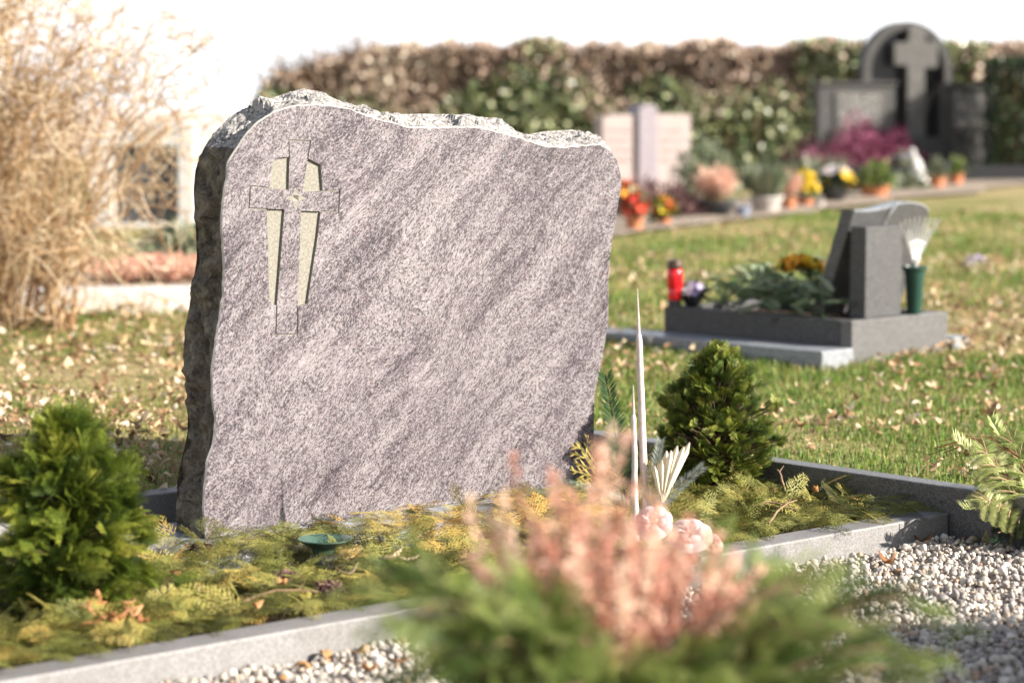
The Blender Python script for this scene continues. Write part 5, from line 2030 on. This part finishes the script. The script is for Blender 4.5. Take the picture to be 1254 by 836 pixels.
plant('bush', on_ground(1236, 205), .32, .24, 'purple_leaf', 'dark purple shrub at the right below the clipped box', n=1300, size=.045)
plant('bush', on_ground(1200, 218), .22, .12, 'greygreen', 'low green plant under the right tablet of the monument', n=480)
plant('bush', on_ground(940, 232) + np.array((0, 0, 0)), .2, .2, 'box_leaf', 'dark green low bush behind the pale stone pot', n=700)
# white figure: small kneeling shape with draped wings of cloth
fp = on_ground(1128, 226)
root = empty('praying_figure', fp, 'small white stone figure leaning among the pots', 'figure')
MB().lathe([(.055, 0), (.06, .02), (.052, .05), (.045, .10), (.040, .15), (.028, .185), (.016, .20), (.022, .215), (.024, .235), (.014, .252), (.003, .256)], n=18, tilt=Matrix.Rotation(-.28, 3, 'Y')).build('body', M['white_stone'], root, smooth=True, local=True)

# clipped box at the right border
bx = at_depth(1232, 150, AY - .1)
bz0 = float(terrain(0, AY))
cu = empty('clipped_box', (at_depth(1243, 150, AY - .25)[0], AY - .25, bz0), 'dark clipped box bush at the right border', 'shrub')
hw = at_depth(1275, 150, AY - .25)[0] - at_depth(1243, 150, AY - .25)[0]
hz = at_depth(1243, 72, AY - .25)[2] - bz0
n = 6500
face = rng.integers(0, 3, n)
p = rng.uniform(-1, 1, (n, 3))
sgn = rng.choice((-1, 1), n)
for a in range(3):
    p[face == a, a] = sgn[face == a] * (1 - np.abs(rng.normal(0, .06, (face == a).sum())))
p = np.sign(p) * np.abs(p) ** 1.15
nr = np.sign(p) * np.abs(p) ** 6
P = p * np.array((hw, .22, hz / 2)) + np.array((0, 0, hz / 2))
V, F, T = scatter(*leaf_template(0, .25, 0, 2), P, rand_dirs(n), unit(nr + rng.normal(0, .5, (n, 3))), .035 * rng.uniform(.7, 1.2, n), rng.uniform(0, 1, n))
mesh_np('leaves', V, F, M['box_leaf'], cu, T, local=True)
n = 60
b = np.column_stack([rng.uniform(-.6, .6, n) * hw, rng.uniform(-.15, .15, n), np.zeros(n)])
V, F, _ = tubes(np.stack([b, b + np.array((0, 0, hz * .45)), b + np.array((0, 0, hz * .9))], 1), np.full((n, 3), .012), 4)
mesh_np('stems', V, F, M['trunk'], cu, local=True)

# ------------------------------------------------------------------ left side: pale grave and the dry golden bush
LY = 12.4
lz = float(terrain(0, LY))
XL = lambda px: at_depth(px, 418, LY)[0]
ZL = lambda py: at_depth(627, py, LY)[2]
fr_l = lambda a, b, d: (a, LY + d, b)
lg = empty('framed_headstone', (XL(180), LY, lz), 'white limestone headstone with a dark inset panel, behind the dry bush', 'headstone')
MB().prism([(XL(112), lz - .02), (XL(141), lz - .02), (XL(141), ZL(151)), (XL(112), ZL(151))], 0, .16, fr_l).build('frame_post', M['white_stone'], lg, bevel=.006)
MB().prism([(XL(220), lz - .02), (XL(241), lz - .02), (XL(241), ZL(151)), (XL(220), ZL(151))], 0, .16, fr_l).build('frame_post', M['white_stone'], lg, bevel=.006)
MB().prism([(XL(141.3), ZL(179)), (XL(219.7), ZL(179)), (XL(219.7), ZL(151)), (XL(141.3), ZL(151))], .002, .158, fr_l).build('frame_lintel', M['white_stone'], lg, bevel=.006)
MB().prism([(XL(141.3), lz - .02), (XL(219.7), lz - .02), (XL(219.7), ZL(274)), (XL(141.3), ZL(274))], .002, .158, fr_l).build('frame_sill', M['white_stone'], lg, bevel=.006)
MB().prism([(XL(141.3), ZL(273.5)), (XL(219.7), ZL(273.5)), (XL(219.7), ZL(179.5)), (XL(141.3), ZL(179.5))], .05, .12, fr_l).build('dark_panel', M['anthracite'], lg)


def left_kerb():
    a, b = on_ground(-40, 388), on_ground(250, 382)
    d = unit((b - a)[:2])
    nn = np.array((-d[1], d[0]))
    L = np.linalg.norm((b - a)[:2])
    f = lambda s, q, z: tuple(np.r_[a[:2] + d * s + nn * q, z])
    z = terrain(0, a[1])
    root = empty('grave_kerb', a, 'white stone kerb of the grave behind the dry bush', 'kerb')
    MB().prism([(0, 0), (L, 0), (L, .22), (0, .22)], float(z) - .06, float(z) + .085, f).build('kerbstone', M['white_stone'], root, bevel=.006)


left_kerb()
plant('bush', on_ground(214, 330) + np.array((0, .2, 0)), .24, .17, 'greygreen', 'pale silvery shrub before the white framed headstone', n=900, size=.045, group='plants on the left grave')
plant('heath', on_ground(215, 347), .22, .12, 'heather_pink', 'low reddish heather right behind the white kerb', n=130, group='plants on the left grave')
plant('heath', on_ground(175, 347), .22, .12, 'heather_pink', 'low reddish heather further left behind the white kerb', n=110, group='plants on the left grave')


def dry_bush(px, Y, H, R, n0, n1, n2, label, seed, name='dry_bush', lowz=0.0):
    g = np.random.default_rng(seed)
    zb = float(terrain(0, Y))
    c = np.array((at_depth(px, 400, Y)[0], Y, zb))
    root = empty(name, c, label, 'bush', 'dry golden bushes')
    K = 12
    ts = np.linspace(0, 1, K)
    az = g.uniform(0, 2 * math.pi, n0)
    out = R * g.uniform(.15, 1.0, n0)
    hh = H * (1 - .35 * (out / R) ** 2) * g.uniform(.55, 1.0, n0)
    b = np.column_stack([np.cos(az) * out * .3, np.sin(az) * out * .3, np.zeros(n0)])

    def curl(n, amp, f):
        ph = g.uniform(0, 6.28, (n, 1, 3))
        fr = g.uniform(.6, 1.4, (n, 1, 3)) * f
        return amp * (np.sin(ts[None, :, None] * fr + ph) - np.sin(ph)) * ts[None, :, None] ** .6
    P0 = b[:, None] + np.stack([np.cos(az)[:, None] * out[:, None] * ts ** 1.5, np.sin(az)[:, None] * out[:, None] * ts ** 1.5,
                                hh[:, None] * (ts * 1.25 - .25 * ts ** 3)], -1) + curl(n0, .05, 6)
    V0, F0, w0 = tubes(P0, np.tile(np.linspace(.0055, .002, K), (n0, 1)), 5)

    def branch(P, n, L0, L1, rad, amp, f, lo=.2):
        i = g.integers(0, len(P), n)
        k = g.integers(int(lo * K), K - 1, n)
        st = P[i, k]
        T = unit(P[i, k + 1] - st)
        d = unit(T * .7 + g.normal(0, .6, (n, 3)) + np.array((0, 0, .05)))
        L = g.uniform(L0, L1, n)
        Q_ = st[:, None] + d[:, None] * (L[:, None] * ts)[..., None] + curl(n, amp, f) + np.array((0, 0, -.22))[None, None] * ((ts ** 2)[None] * L[:, None])[..., None]
        return Q_, tubes(Q_, np.tile(np.linspace(rad, rad * .4, K), (n, 1)), 3)
    P1, (V1, F1, w1) = branch(P0, n1, .2, .6, .0028, .05, 8)
    P2, (V2, F2, w2) = branch(P1, n2, .10, .34, .0018, .035, 9, .1)
    t = [g.uniform(.15, .7, n0)[w0], g.uniform(.05, .95, n1)[w1], g.uniform(.0, 1, n2)[w2]]
    mesh_np('main_stems', V0 + c, F0, M['straw'], root, t[0])
    V, F, T = join([(V1, F1, t[1]), (V2, F2, t[2])])
    V[:, 2] = np.maximum(V[:, 2], .01)
    mesh_np('twigs', V + c, F, M['straw'], root, T)


dry_bush(-2, 8.15, 1.5, .60, 62, 640, 2300, 'tall golden tangled dry bush at the left border', 5)
dry_bush(75, 8.0, .50, .22, 16, 30, 40, 'lower dry golden bush right of the tall one', 8)
